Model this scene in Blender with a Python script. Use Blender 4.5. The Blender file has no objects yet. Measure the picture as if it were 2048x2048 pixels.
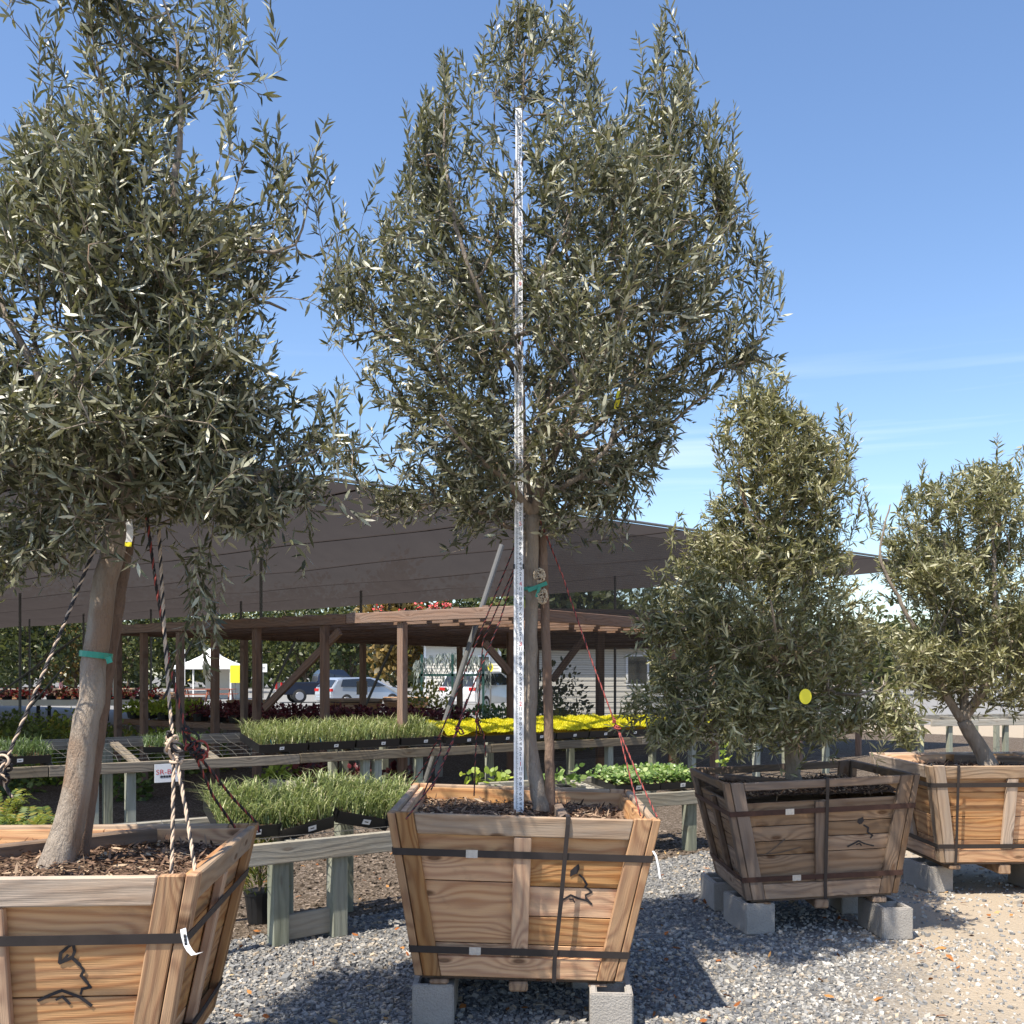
import bpy, bmesh, math, random
import numpy as np
from mathutils import Vector, Matrix, noise as mnoise
random.seed(7); RNG = np.random.default_rng(7)
R = math.radians
scene = bpy.context.scene
# ------------------------------------------------------------------ camera
F, CXP, HYP, HC = 2050.0, 1024.0, 1350.0, 1.6      # focal length and principal point in photo pixels, eye height
cam_d = bpy.data.cameras.new('camera'); cam = bpy.data.objects.new('camera', cam_d)
scene.collection.objects.link(cam); scene.camera = cam
cam.location = (0, 0, HC); cam.rotation_euler = (R(90), 0, 0)
cam_d.sensor_width = 36; cam_d.lens = 36 * F / 2048
cam_d.shift_y = (HYP - 1024) / 2048; cam_d.clip_end = 3000; cam_d.clip_start = .05
# ------------------------------------------------------------------ sky and sun
LIGHT = Vector((.40, .44, -1.0)).normalized()       # the way the sunlight travels
world = bpy.data.worlds.new('World'); scene.world = world; world.use_nodes = True
wt = world.node_tree; wt.nodes.clear()
def wn(t, **k):
    n = wt.nodes.new(t)
    for a, b in k.items(): setattr(n, a, b)
    return n
sky = wn('ShaderNodeTexSky', sky_type='NISHITA', sun_disc=False)
sky.sun_elevation = math.asin(-LIGHT.z); sky.sun_rotation = math.atan2(-LIGHT.x, -LIGHT.y)
sky.air_density = 1.0; sky.dust_density = .7; sky.ozone_density = 2.1; sky.altitude = 50
tc = wn('ShaderNodeTexCoord'); mp = wn('ShaderNodeMapping'); mp.inputs['Rotation'].default_value = (0, R(-3), R(4))
mp.inputs['Scale'].default_value = (1.2, 1.2, 30)
nz = wn('ShaderNodeTexNoise'); nz.inputs['Scale'].default_value = 1.9; nz.inputs['Detail'].default_value = 5; nz.inputs['Roughness'].default_value = .45
cr = wn('ShaderNodeValToRGB'); cr.color_ramp.elements[0].position = .53; cr.color_ramp.elements[1].position = .9
cr.color_ramp.elements[1].color = (.42, .42, .42, 1)
sepw = wn('ShaderNodeSeparateXYZ'); mr = wn('ShaderNodeMapRange'); mr.inputs[1].default_value = .31; mr.inputs[2].default_value = .23
mulw = wn('ShaderNodeMath', operation='MULTIPLY'); mixw = wn('ShaderNodeMixRGB'); mixw.inputs[2].default_value = (6.6, 6.9, 7.3, 1)
hsv = wn('ShaderNodeHueSaturation'); hsv.inputs['Saturation'].default_value = 1.08; hsv.inputs['Hue'].default_value = .503
bg = wn('ShaderNodeBackground'); bg.inputs[1].default_value = .138; wo = wn('ShaderNodeOutputWorld')
L = wt.links.new
L(tc.outputs['Generated'], mp.inputs['Vector']); L(mp.outputs[0], nz.inputs['Vector']); L(nz.outputs[0], cr.inputs[0])
L(tc.outputs['Generated'], sepw.inputs[0]); L(sepw.outputs[2], mr.inputs[0]); L(cr.outputs[0], mulw.inputs[0]); L(mr.outputs[0], mulw.inputs[1])
L(sky.outputs[0], hsv.inputs['Color']); L(mulw.outputs[0], mixw.inputs[0]); L(hsv.outputs[0], mixw.inputs[1]); L(mixw.outputs[0], bg.inputs[0]); L(bg.outputs[0], wo.inputs[0])
sun_d = bpy.data.lights.new('sun', 'SUN'); sun = bpy.data.objects.new('sun', sun_d); scene.collection.objects.link(sun)
sun_d.energy = 5.0; sun_d.angle = R(.53); sun_d.color = (1, .925, .80)
sun.rotation_euler = LIGHT.to_track_quat('-Z', 'Y').to_euler(); sun.location = (-5, -6, 20)
scene.view_settings.view_transform = 'Standard'; scene.view_settings.look = 'None'
scene.view_settings.exposure = 0.75; scene.view_settings.gamma = 1
scene.cycles.max_bounces = 6; scene.cycles.transparent_max_bounces = 12
# ------------------------------------------------------------------ helpers
col = scene.collection; WM = {}
def P(px, py, D): return Vector(((px - CXP) / F * D, D, HC - (py - HYP) / F * D))
def G(px, py, z=0.0):
    D = (HC - z) * F / (py - HYP); return Vector(((px - CXP) / F * D, D, z))
def put(o, mw=Matrix.Identity(4), parent=None):
    col.objects.link(o); WM[o.name] = mw.copy()
    if parent is not None:
        o.parent = parent; o.matrix_parent_inverse = WM[parent.name].inverted()
    o.matrix_basis = mw
    return o
def tag(o, label=None, cat=None, group=None, kind=None):
    if label: o['label'] = label
    if cat: o['category'] = cat
    if group: o['group'] = group
    if kind: o['kind'] = kind
    return o
def thing(name, label, cat, loc=(0, 0, 0), group=None):
    o = bpy.data.objects.new(name, None); o.empty_display_size = .1
    put(o, Matrix.Translation(Vector(loc))); return tag(o, label, cat, group)
def mesh_np(name, V, Fs, mats, midx=None, rnd=None, smooth=False):
    V = np.asarray(V, np.float32).reshape(-1, 3); me = bpy.data.meshes.new(name)
    Fs = [np.asarray(f, np.int32) for f in Fs if len(f)]
    nl = sum(f.size for f in Fs); npoly = sum(len(f) for f in Fs)
    me.vertices.add(len(V)); me.vertices.foreach_set('co', V.ravel())
    me.loops.add(nl); me.loops.foreach_set('vertex_index', np.concatenate([f.ravel() for f in Fs]))
    tot = np.concatenate([np.full(len(f), f.shape[1], np.int32) for f in Fs])
    me.polygons.add(npoly); me.polygons.foreach_set('loop_start', np.concatenate([[0], np.cumsum(tot)[:-1]]).astype(np.int32))
    if midx is not None: me.polygons.foreach_set('material_index', np.concatenate(midx).astype(np.int32))
    me.polygons.foreach_set('use_smooth', np.full(npoly, bool(smooth)))
    for m in (mats if isinstance(mats, (list, tuple)) else [mats]): me.materials.append(m)
    if rnd is not None:
        a = me.attributes.new('rnd', 'FLOAT', 'POINT'); a.data.foreach_set('value', np.asarray(rnd, np.float32))
    me.update(calc_edges=True); return me
def link_mesh(name, me, parent=None, mw=None):
    if parent is None and mw is None:      # origin at the base of the thing
        n = len(me.vertices); co = np.empty(n * 3, np.float32); me.vertices.foreach_get('co', co); co = co.reshape(-1, 3)
        b = np.array([(co[:, 0].min() + co[:, 0].max()) / 2, (co[:, 1].min() + co[:, 1].max()) / 2, co[:, 2].min()])
        me.vertices.foreach_set('co', (co - b).astype(np.float32).ravel()); me.update()
        mw = Matrix.Translation(Vector(b))
    return put(bpy.data.objects.new(name, me), mw or Matrix.Identity(4), parent)
class Geo:
    """collects pieces of one mesh, in world coordinates"""
    def __init__(s): s.V = []; s.F = []; s.M = []; s.R = []; s.n = 0
    def add(s, V, Fs, mi=0, rnd=0.):
        V = np.asarray(V, float).reshape(-1, 3); s.V.append(V); s.R.append(np.broadcast_to(np.asarray(rnd, float), (len(V),)))
        for f in Fs:
            f = np.asarray(f, int)
            if len(f): s.F.append(f + s.n); s.M.append(np.full(len(f), mi))
        s.n += len(V); return s
    def hexa(s, p, mi=0, rnd=0.): return s.add(np.array([tuple(q) for q in p]), [HEX], mi, rnd)
    def box(s, c, h, mi=0, rz=0., rnd=0.):
        c = np.array(c, float); a = np.array([math.cos(rz), math.sin(rz), 0]) * h[0]; b = np.array([-math.sin(rz), math.cos(rz), 0]) * h[1]; z = np.array([0, 0, h[2]])
        return s.hexa([c - a - b - z, c + a - b - z, c + a + b - z, c - a + b - z, c - a - b + z, c + a - b + z, c + a + b + z, c - a + b + z], mi, rnd)
    def bar(s, a, b, w, h, mi=0, up=(0, 0, 1)):
        a = Vector(a); b = Vector(b); t = (b - a).normalized(); u = Vector(up)
        if abs(t.dot(u)) > .98: u = Vector((0, 1, 0))
        r = t.cross(u).normalized() * (w / 2); u2 = r.cross(t).normalized() * (h / 2)
        return s.hexa([a - r - u2, b - r - u2, b + r - u2, a + r - u2, a - r + u2, b - r + u2, b + r + u2, a + r + u2], mi)
    def tube(s, pts, rad, n=6, mi=0, cap=True, rnd=0.):
        p = np.array([tuple(q) for q in pts], float); m = len(p); rad = np.broadcast_to(np.asarray(rad, float), (m,))
        t = np.gradient(p, axis=0); t /= np.linalg.norm(t, axis=1)[:, None] + 1e-12
        u = np.array([1., 0, 0]) if abs(t[0][0]) < .8 else np.array([0, 1., 0]); U = np.empty((m, 3)); 
        for i in range(m):
            u = u - t[i] * (u @ t[i]); u /= np.linalg.norm(u) + 1e-12; U[i] = u
        W = np.cross(t, U); an = np.arange(n) * 2 * math.pi / n
        V = p[:, None, :] + rad[:, None, None] * (np.cos(an)[None, :, None] * U[:, None, :] + np.sin(an)[None, :, None] * W[:, None, :])
        i = np.arange(m - 1)[:, None] * n; j = np.arange(n)[None, :]; j2 = (j + 1) % n
        Fq = np.stack([i + j, i + j2, i + n + j2, i + n + j], -1).reshape(-1, 4); Fs = [Fq]
        if cap: Fs += [np.arange(n)[None, ::-1], (np.arange(n) + (m - 1) * n)[None, :]]
        return s.add(V, Fs, mi, rnd)
    def mesh(s, name, mats, smooth=False, rnd=False):
        groups = {}
        for f, m in zip(s.F, s.M): groups.setdefault(f.shape[1], []).append((f, m))
        Fs = []; Ms = []
        for k, l in groups.items():
            Fs.append(np.concatenate([a for a, _ in l])); Ms.append(np.concatenate([b for _, b in l]))
        return mesh_np(name, np.concatenate(s.V), Fs, mats, Ms, np.concatenate(s.R) if rnd else None, smooth)
    def obj(s, name, mats, parent=None, smooth=False, rnd=False): return link_mesh(name, s.mesh(name, mats, smooth, rnd), parent)
HEX = np.array([[0, 3, 2, 1], [4, 5, 6, 7], [0, 1, 5, 4], [1, 2, 6, 5], [2, 3, 7, 6], [3, 0, 4, 7]])
def piece(name, pts, mat, parent=None, bev=.004):
    """a sawn piece of timber with its own frame: local x runs along the grain"""
    p = [Vector(q) for q in pts]
    e = [(p[1] - p[0] + p[2] - p[3] + p[5] - p[4] + p[6] - p[7]) / 4, (p[3] - p[0] + p[2] - p[1] + p[7] - p[4] + p[6] - p[5]) / 4, (p[4] - p[0] + p[5] - p[1] + p[6] - p[2] + p[7] - p[3]) / 4]
    o = sorted(range(3), key=lambda i: -e[i].length)
    x = e[o[0]].normalized(); y = (e[o[1]] - x * e[o[1]].dot(x)).normalized(); z = x.cross(y)
    c = sum(p, Vector()) / 8; M = Matrix((x, y, z)).transposed().to_4x4(); M.translation = c; Mi = M.inverted()
    bm = bmesh.new(); vs = [bm.verts.new(Mi @ q) for q in p]
    for f in HEX: bm.faces.new([vs[i] for i in f])
    bmesh.ops.recalc_face_normals(bm, faces=bm.faces[:])
    if bev: bmesh.ops.bevel(bm, geom=bm.edges[:], offset=min(bev, e[o[2]].length * .3), segments=1, affect='EDGES')
    me = bpy.data.meshes.new(name); bm.to_mesh(me); bm.free(); me.materials.append(mat)
    return put(bpy.data.objects.new(name, me), M, parent)
def bar8(a, b, w, h, up=(0, 0, 1)):
    a = Vector(a); b = Vector(b); t = (b - a).normalized(); u = Vector(up)
    if abs(t.dot(u)) > .98: u = Vector((0, 1, 0))
    r = t.cross(u).normalized() * (w / 2); u2 = r.cross(t).normalized() * (h / 2)
    return [a - r - u2, b - r - u2, b + r - u2, a + r - u2, a - r + u2, b - r + u2, b + r + u2, a + r + u2]
def box8(c, h, rz=0.):
    c = Vector(c); a = Vector((math.cos(rz), math.sin(rz), 0)) * h[0]; b = Vector((-math.sin(rz), math.cos(rz), 0)) * h[1]; z = Vector((0, 0, h[2]))
    return [c - a - b - z, c + a - b - z, c + a + b - z, c - a + b - z, c - a - b + z, c + a - b + z, c + a + b + z, c - a + b + z]
def unit(v): return v / (np.linalg.norm(v, axis=-1, keepdims=True) + 1e-9)
def leaf_arrays(p, d, nrm, Ls, Ws, curl=.12, rnd=None):
    """lance-shaped leaves: base points, directions, face normals, lengths, widths"""
    n = len(p); d = unit(d); nrm = unit(nrm - d * np.sum(nrm * d, 1, keepdims=True)); s = np.cross(d, nrm)
    Ls = Ls[:, None]; Ws = Ws[:, None] / 2; c = curl * Ls * (RNG.random((n, 1)) * 1.6 - .4)
    V = np.stack([p, p + d * Ls * .33 + s * Ws * .93 + nrm * c * -.3, p + d * Ls * .33 - s * Ws * .93 + nrm * c * -.3,
                  p + d * Ls * .68 + s * Ws * .78 - nrm * c * .8, p + d * Ls * .68 - s * Ws * .78 - nrm * c * .8, p + d * Ls - nrm * c * 1.9], 1)
    b = (np.arange(n) * 6)[:, None, None]; T = np.array([[0, 1, 2], [1, 3, 2], [2, 3, 4], [3, 5, 4]])[None]
    r = RNG.random(n) if rnd is None else rnd
    return V.reshape(-1, 3), (b + T).reshape(-1, 3), np.repeat(r, 6)
def rand_dirs(n): return unit(RNG.normal(size=(n, 3)))
def foliage(name, p, d, nrm, Ls, Ws, mat, parent=None, curl=.12, rnd=None, kind='stuff'):
    V, T, r = leaf_arrays(p, d, nrm, Ls, Ws, curl, rnd)
    o = link_mesh(name, mesh_np(name, V, [T], mat, None, r), parent)
    if kind: o['kind'] = kind
    return o
def blades(p, h, w, lean, rnd=None):
    """bent grass blades"""
    n = len(p); a = RNG.random(n) * 6.283; o = np.stack([np.cos(a), np.sin(a), 0 * a], 1); s = np.stack([-np.sin(a), np.cos(a), 0 * a], 1)
    h = h[:, None]; w = w[:, None] / 2; l = lean[:, None] * h; z = np.array([[0, 0, 1.]])
    V = np.stack([p - s * w, p + s * w, p + z * h * .6 + o * l * .35 - s * w * .9, p + z * h * .6 + o * l * .35 + s * w * .9, p + z * h * (1 - .25 * lean[:, None]) + o * l], 1)
    b = (np.arange(n) * 5)[:, None, None]; T = np.array([[0, 1, 2], [1, 3, 2], [2, 3, 4]])[None]
    return V.reshape(-1, 3), (b + T).reshape(-1, 3), np.repeat(RNG.random(n) if rnd is None else rnd, 5)
# ------------------------------------------------------------------ materials
class NT:
    def __init__(s, name):
        s.m = bpy.data.materials.new(name); s.m.use_nodes = True; s.t = s.m.node_tree; s.t.nodes.clear()
    def n(s, typ, ins=None, **props):
        nd = s.t.nodes.new('ShaderNode' + typ)
        for k, v in props.items(): setattr(nd, k, v)
        for k, v in (ins or {}).items():
            if isinstance(v, bpy.types.NodeSocket): s.t.links.new(v, nd.inputs[k])
            elif v is not None: nd.inputs[k].default_value = v
        return nd
    def math(s, op, a, b=None, c=None, clamp=False):
        nd = s.n('Math', {0: a, 1: b, 2: c}, operation=op, use_clamp=clamp); return nd.outputs[0]
    def mix(s, f, a, b, mode='MIX'):
        def c4(x): return (*x, 1) if isinstance(x, tuple) and len(x) == 3 else x
        return s.n('MixRGB', {0: f, 1: c4(a), 2: c4(b)}, blend_type=mode).outputs[0]
    def noise(s, vec, scale, detail=3, rough=.5, dist=0.):
        return s.n('TexNoise', {'Vector': vec, 'Scale': scale, 'Detail': detail, 'Roughness': rough, 'Distortion': dist}).outputs[0]
    def ramp(s, f, stops):
        nd = s.n('ValToRGB', {0: f}); e = nd.color_ramp.elements
        while len(e) < len(stops): e.new(.5)
        for x, (q, c) in zip(e, stops): x.position = q; x.color = (*c, 1) if len(c) == 3 else c
        return nd.outputs[0]
    def maprange(s, f, a, b, c=0., d=1.):
        return s.n('MapRange', {0: f, 1: a, 2: b, 3: c, 4: d}).outputs[0]
    def mapping(s, vec, scale=(1, 1, 1), rot=(0, 0, 0), loc=(0, 0, 0)):
        return s.n('Mapping', {'Vector': vec, 'Scale': scale, 'Rotation': rot, 'Location': loc}).outputs[0]
    def bump(s, h, strength=.3, dist=.01): return s.n('Bump', {'Height': h, 'Strength': strength, 'Distance': dist}).outputs[0]
    def pbr(s, colr, rough=.7, metal=0., normal=None, spec=.5, **kw):
        ins = {'Base Color': (*colr, 1) if isinstance(colr, tuple) and len(colr) == 3 else colr, 'Roughness': rough, 'Metallic': metal, 'Specular IOR Level': spec}
        ins.update(kw); nd = s.n('BsdfPrincipled', ins)
        if normal is not None: s.t.links.new(normal, nd.inputs['Normal'])
        return nd.outputs[0]
    def out(s, sh): s.n('OutputMaterial', {'Surface': sh}); return s.m
    def obj(s): return s.n('TexCoord').outputs['Object']
    def geo(s): return s.n('NewGeometry').outputs['Position']
    def orand(s): return s.n('ObjectInfo').outputs['Random']
    def attr(s, a='rnd'): return s.n('Attribute', attribute_name=a).outputs['Fac']
def wood(name, light, dark, grey=(.33, .31, .285), grey_amt=.1, stain=.5, ring=1., knots=1., rough=.78, stain_col=(.16, .075, .03)):
    t = NT(name); rnd = t.orand(); o = t.obj()
    off = t.n('CombineXYZ', {0: t.math('MULTIPLY', rnd, 37.), 1: t.math('MULTIPLY', rnd, 91.), 2: t.math('MULTIPLY', rnd, 13.)}).outputs[0]
    v = t.n('VectorMath', {0: o, 1: off}, operation='ADD').outputs[0]
    sp = t.n('SeparateXYZ', {0: v})
    vk = t.n('TexVoronoi', {'Vector': t.mapping(v, (2.0, 5.2, 1.2)), 'Scale': 1., 'Randomness': 1.}, feature='F1', voronoi_dimensions='2D')
    d = vk.outputs['Distance']
    kn = t.math('POWER', t.math('SUBTRACT', 1., t.math('MULTIPLY', d, 2.6), clamp=True), 2.)
    warp = t.noise(t.mapping(v, (1.3, 4.5, 4.5)), 1., 2, .5)
    ph = t.math('ADD', t.math('MULTIPLY', sp.outputs[1], 150.), t.math('ADD', t.math('MULTIPLY', warp, 34. * ring), t.math('MULTIPLY', kn, 17. * knots)))
    rg = t.math('POWER', t.math('MULTIPLY_ADD', t.math('SINE', ph), .5, .5), 1.7)
    fib = t.noise(t.mapping(v, (7, 260, 260)), 1., 3, .6)
    band = t.noise(t.mapping(v, (1.5, 22, 22)), 1., 3, .55)
    f = t.math('ADD', t.math('MULTIPLY', rg, .42), t.math('ADD', t.math('MULTIPLY', fib, .3), t.math('MULTIPLY', band, .36)))
    c = t.mix(t.maprange(f, .2, .95), light, dark)
    st = t.noise(t.mapping(v, (4.5, 9, 9)), 1., 4, .6, .4)
    c = t.mix(t.math('MULTIPLY', t.maprange(st, .54, .72), stain), c, t.mix(.5, c, stain_col))
    gn = t.noise(t.mapping(v, (2.5, 14, 14)), 1., 4, .6)
    c = t.mix(t.math('MULTIPLY', t.maprange(gn, .28, .62), grey_amt, clamp=True), c, t.mix(fib, grey, tuple(x * .55 for x in grey)))
    core = t.maprange(d, .085, .04)
    c = t.mix(t.math('MULTIPLY', core, .8 * knots), c, (.1, .045, .02))
    c = t.n('HueSaturation', {'Value': t.math('MULTIPLY_ADD', rnd, .42, .78), 'Saturation': t.math('MULTIPLY_ADD', rnd, -.3, 1.12), 'Color': c}).outputs[0]
    h = t.math('ADD', t.math('MULTIPLY', rg, .5), fib)
    return t.out(t.pbr(c, rough, normal=t.bump(h, .5, .004), spec=.25))
M = {}
M['wood'] = wood('planter_wood', (.68, .39, .18), (.36, .14, .048), grey_amt=.22, stain=1.)
M['wood_rim'] = wood('rim_wood', (.52, .36, .23), (.28, .17, .1), (.42, .36, .3), .6, .6)
M['wood_post'] = wood('post_wood', (.54, .31, .15), (.25, .1, .04), (.36, .29, .22), .3, .6, 1.25)
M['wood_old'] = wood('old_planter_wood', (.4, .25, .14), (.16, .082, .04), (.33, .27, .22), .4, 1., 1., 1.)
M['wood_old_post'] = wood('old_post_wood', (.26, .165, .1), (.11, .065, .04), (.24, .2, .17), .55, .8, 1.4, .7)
M['wood_tall'] = wood('stained_bench_wood', (.24, .19, .13), (.1, .075, .05), (.27, .24, .19), .5, 1., .8, .4, stain_col=(.02, .018, .014))
M['wood_grey'] = wood('bench_wood', (.36, .31, .235), (.2, .17, .125), (.42, .41, .36), .75, .7, .8, .5, stain_col=(.05, .045, .035))
M['wood_green'] = wood('bench_leg_wood', (.34, .36, .27), (.17, .18, .13), (.36, .37, .33), .6, .6, .5, .3, stain_col=(.04, .05, .03))
M['wood_perg'] = wood('pergola_wood', (.27, .155, .1), (.13, .07, .045), (.24, .2, .175), .4, .6, 1., .5)
M['wood_stake'] = wood('stake_wood', (.31, .2, .14), (.14, .08, .055), (.3, .26, .23), .5, .5, 1.3, .8)
M['wood_dark'] = wood('dark_timber', (.13, .09, .065), (.06, .04, .03), (.2, .17, .15), .4, .5)
def simple(name, c, rough=.6, metal=0., var=.15, scale=30., bump=.0, spec=.5, c2=None):
    t = NT(name); o = t.obj(); n = t.noise(o, scale, 4, .6)
    cc = t.mix(n, tuple(x * (1 - var) for x in c), c2 or tuple(min(1, x * (1 + var)) for x in c))
    return t.out(t.pbr(cc, rough, metal, t.bump(n, bump, .01) if bump else None, spec))
M['strap'] = simple('strap_steel', (.034, .026, .024), .6, .1, .45, 14, .2)
M['strap_rust'] = simple('rusty_strap', (.065, .03, .021), .8, .1, .5, 18, .3)
M['seal'] = simple('strap_seal_metal', (.62, .6, .57), .45, .5, .25, 60, .3)
M['black_plastic'] = simple('black_plastic', (.012, .012, .013), .5, 0, .3, 12)
M['white_label'] = simple('white_label', (.78, .78, .78), .6, 0, .04, 10)
M['print'] = simple('black_print', (.02, .02, .025), .7)
M['red_print'] = simple('red_print', (.6, .035, .03), .6)
M['paint_mark'] = simple('black_marker_paint', (.022, .018, .02), .75, 0, .5, 40)
M['pipe'] = simple('galvanised_pipe', (.15, .15, .15), .6, .4, .2, 8)
M['green_tape'] = simple('green_tie_tape', (.005, .22, .15), .35, 0, .2, 20)
M['yellow_tag'] = simple('yellow_tag', (.82, .73, .03), .5, 0, .06, 8)
M['rod'] = simple('white_rod_enamel', (.8, .81, .83), .3, 0, .04, 6)
M['twine'] = simple('pale_twine', (.55, .46, .34), .85, 0, .3, 80)
M['rope_dark'] = simple('dark_rope_strand', (.018, .015, .017), .7, 0, .4, 60)
M['rope_red'] = simple('red_rope_strand', (.30, .055, .045), .75, 0, .4, 60)
M['rope_tan'] = simple('tan_rope_strand', (.5, .38, .28), .8, 0, .3, 60)
M['wire'] = simple('galvanised_wire', (.3, .28, .25), .5, .5, .3, 20)
def concrete():
    t = NT('concrete_block'); o = t.obj(); n = t.noise(o, 9, 5, .65); f = t.noise(o, 160, 3, .7)
    v = t.n('TexVoronoi', {'Vector': o, 'Scale': 90.}).outputs['Distance']
    c = t.mix(n, (.27, .25, .225), (.43, .40, .365)); c = t.mix(t.maprange(f, .55, .75), c, (.2, .185, .17))
    return t.out(t.pbr(c, .92, normal=t.bump(t.math('ADD', f, t.math('MULTIPLY', v, .6)), .65, .006), spec=.2))
M['concrete'] = concrete()
def leafmat(name, stops, rough=.45, trans=.25, tcol=(.3, .36, .06), spec=.45):
    t = NT(name); a = t.attr(); c = t.ramp(a, stops)
    d = t.pbr(c, rough, spec=spec); tr = t.n('BsdfTranslucent', {'Color': (*tcol, 1)}).outputs[0]
    return t.out(t.n('MixShader', {0: trans, 1: d, 2: tr}).outputs[0])
M['olive'] = leafmat('olive_leaf', [(0, (.024, .028, .014)), (.36, (.056, .06, .031)), (.6, (.15, .152, .084)), (.8, (.32, .318, .21)), (1, (.52, .51, .39))], .4, .17, (.26, .26, .09), .5)
M['olive_far'] = leafmat('olive_leaf_pale', [(0, (.045, .05, .019)), (.35, (.12, .124, .05)), (.7, (.28, .272, .13)), (1, (.5, .48, .32))], .42, .2, (.36, .34, .1), .5)
M['grass'] = leafmat('mondo_grass', [(0, (.06, .085, .025)), (.4, (.17, .22, .075)), (.75, (.36, .41, .18)), (1, (.62, .56, .33))], .45, .3, (.4, .46, .14))
M['grass_dark'] = leafmat('dark_mondo_grass', [(0, (.04, .07, .025)), (.6, (.1, .15, .06)), (1, (.22, .28, .14))], .45, .3, (.2, .3, .08))
M['sedum'] = leafmat('golden_sedum', [(0, (.5, .5, .02)), (.5, (.8, .7, .015)), (1, (.95, .86, .1))], .5, .35, (.8, .72, .02))
M['ivy'] = leafmat('ivy_leaf', [(0, (.07, .12, .03)), (.6, (.19, .28, .08)), (1, (.42, .48, .2))], .35, .25, (.3, .5, .06))
M['lime'] = leafmat('lime_foliage', [(0, (.1, .16, .02)), (.6, (.26, .34, .04)), (1, (.5, .55, .08))], .5, .3, (.4, .5, .06))
M['heuchera'] = leafmat('heuchera_leaf', [(0, (.03, .008, .014)), (.6, (.10, .02, .03)), (.9, (.22, .04, .05)), (1, (.3, .12, .1))], .45, .2, (.25, .03, .03))
M['fern'] = leafmat('fern_frond', [(0, (.05, .085, .018)), (.6, (.13, .18, .03)), (.9, (.28, .25, .04)), (1, (.4, .22, .04))], .55, .3, (.3, .34, .05))
M['green'] = leafmat('garden_foliage', [(0, (.03, .055, .015)), (.6, (.08, .12, .03)), (1, (.2, .24, .06))], .5, .25, (.2, .28, .05))
M['green_y'] = leafmat('yellow_garden_foliage', [(0, (.1, .1, .02)), (.6, (.25, .22, .04)), (1, (.5, .4, .08))], .5, .25, (.4, .38, .05))
M['tree_green'] = leafmat('shade_tree_leaf', [(0, (.022, .032, .01)), (.6, (.052, .066, .018)), (1, (.13, .135, .035))], .5, .2, (.14, .17, .035))
M['tree_rust'] = leafmat('rusty_tree_leaf', [(0, (.06, .045, .014)), (.6, (.14, .1, .028)), (1, (.28, .18, .05))], .5, .25, (.3, .2, .04))
M['flower_red'] = leafmat('red_flower', [(0, (.02, .06, .015)), (.45, (.05, .1, .02)), (.5, (.75, .05, .04)), (1, (.9, .15, .16))], .5, .2, (.6, .06, .05))
M['flower_pink'] = leafmat('pink_flower', [(0, (.02, .06, .015)), (.4, (.05, .1, .02)), (.45, (.6, .06, .14)), (1, (.8, .3, .3))], .5, .2, (.6, .1, .15))
M['dry'] = leafmat('dry_leaf', [(0, (.12, .045, .015)), (.4, (.3, .1, .03)), (.7, (.42, .2, .06)), (1, (.5, .38, .2))], .7, .1, (.4, .15, .03), .2)
def bark(name, a, b, c2, sc=1.):
    t = NT(name); o = t.obj(); w = t.noise(t.mapping(o, (18 * sc, 18 * sc, 4 * sc)), 1., 4, .6, .6); f = t.noise(t.mapping(o, (120, 120, 40)), 1., 4, .7)
    p = t.noise(t.mapping(o, (7, 7, 3)), 1., 3, .5)
    c = t.mix(t.maprange(w, .35, .7), a, b); c = t.mix(t.maprange(p, .55, .68), c, c2); c = t.mix(t.math('MULTIPLY', f, .5), c, t.mix(.5, c, (.05, .035, .025)))
    return t.out(t.pbr(c, .85, normal=t.bump(t.math('ADD', w, t.math('MULTIPLY', f, .6)), .9, .03), spec=.2))
M['bark'] = bark('olive_bark', (.42, .355, .29), (.29, .235, .185), (.3, .2, .135))
M['bark_dark'] = bark('dark_bark', (.2, .16, .125), (.1, .075, .055), (.14, .08, .05))
def soilmat(name, a, b, c, scale=60):
    t = NT(name); o = t.geo(); n = t.noise(o, scale, 5, .7); v = t.n('TexVoronoi', {'Vector': o, 'Scale': scale * 1.6})
    cc = t.mix(n, a, b); cc = t.mix(t.maprange(t.n('SeparateColor', {0: v.outputs['Color']}).outputs[0], .7, .9), cc, c)
    return t.out(t.pbr(cc, .95, normal=t.bump(t.math('ADD', n, v.outputs['Distance']), .8, .02), spec=.15))
M['soil'] = soilmat('bark_mulch', (.07, .045, .03), (.17, .11, .075), (.24, .16, .1))
M['bed'] = soilmat('brown_gravel_bed', (.055, .042, .03), (.15, .115, .085), (.26, .21, .17), 38)
chipm = NT('mulch_chip'); M['chip'] = chipm.out(chipm.pbr(chipm.ramp(chipm.attr(), [(0, (.05, .03, .02)), (.4, (.13, .08, .055)), (.75, (.26, .165, .11)), (.93, (.42, .3, .2)), (1, (.55, .42, .28))]), .9, spec=.15))
stonem = NT('gravel_stone'); M['stone'] = stonem.out(stonem.pbr(stonem.ramp(stonem.attr(), [(0, (.11, .113, .12)), (.35, (.2, .2, .2)), (.6, (.28, .275, .265)), (.8, (.36, .335, .295)), (.95, (.42, .34, .25)), (1, (.5, .48, .44))]), .85, spec=.25))
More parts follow.
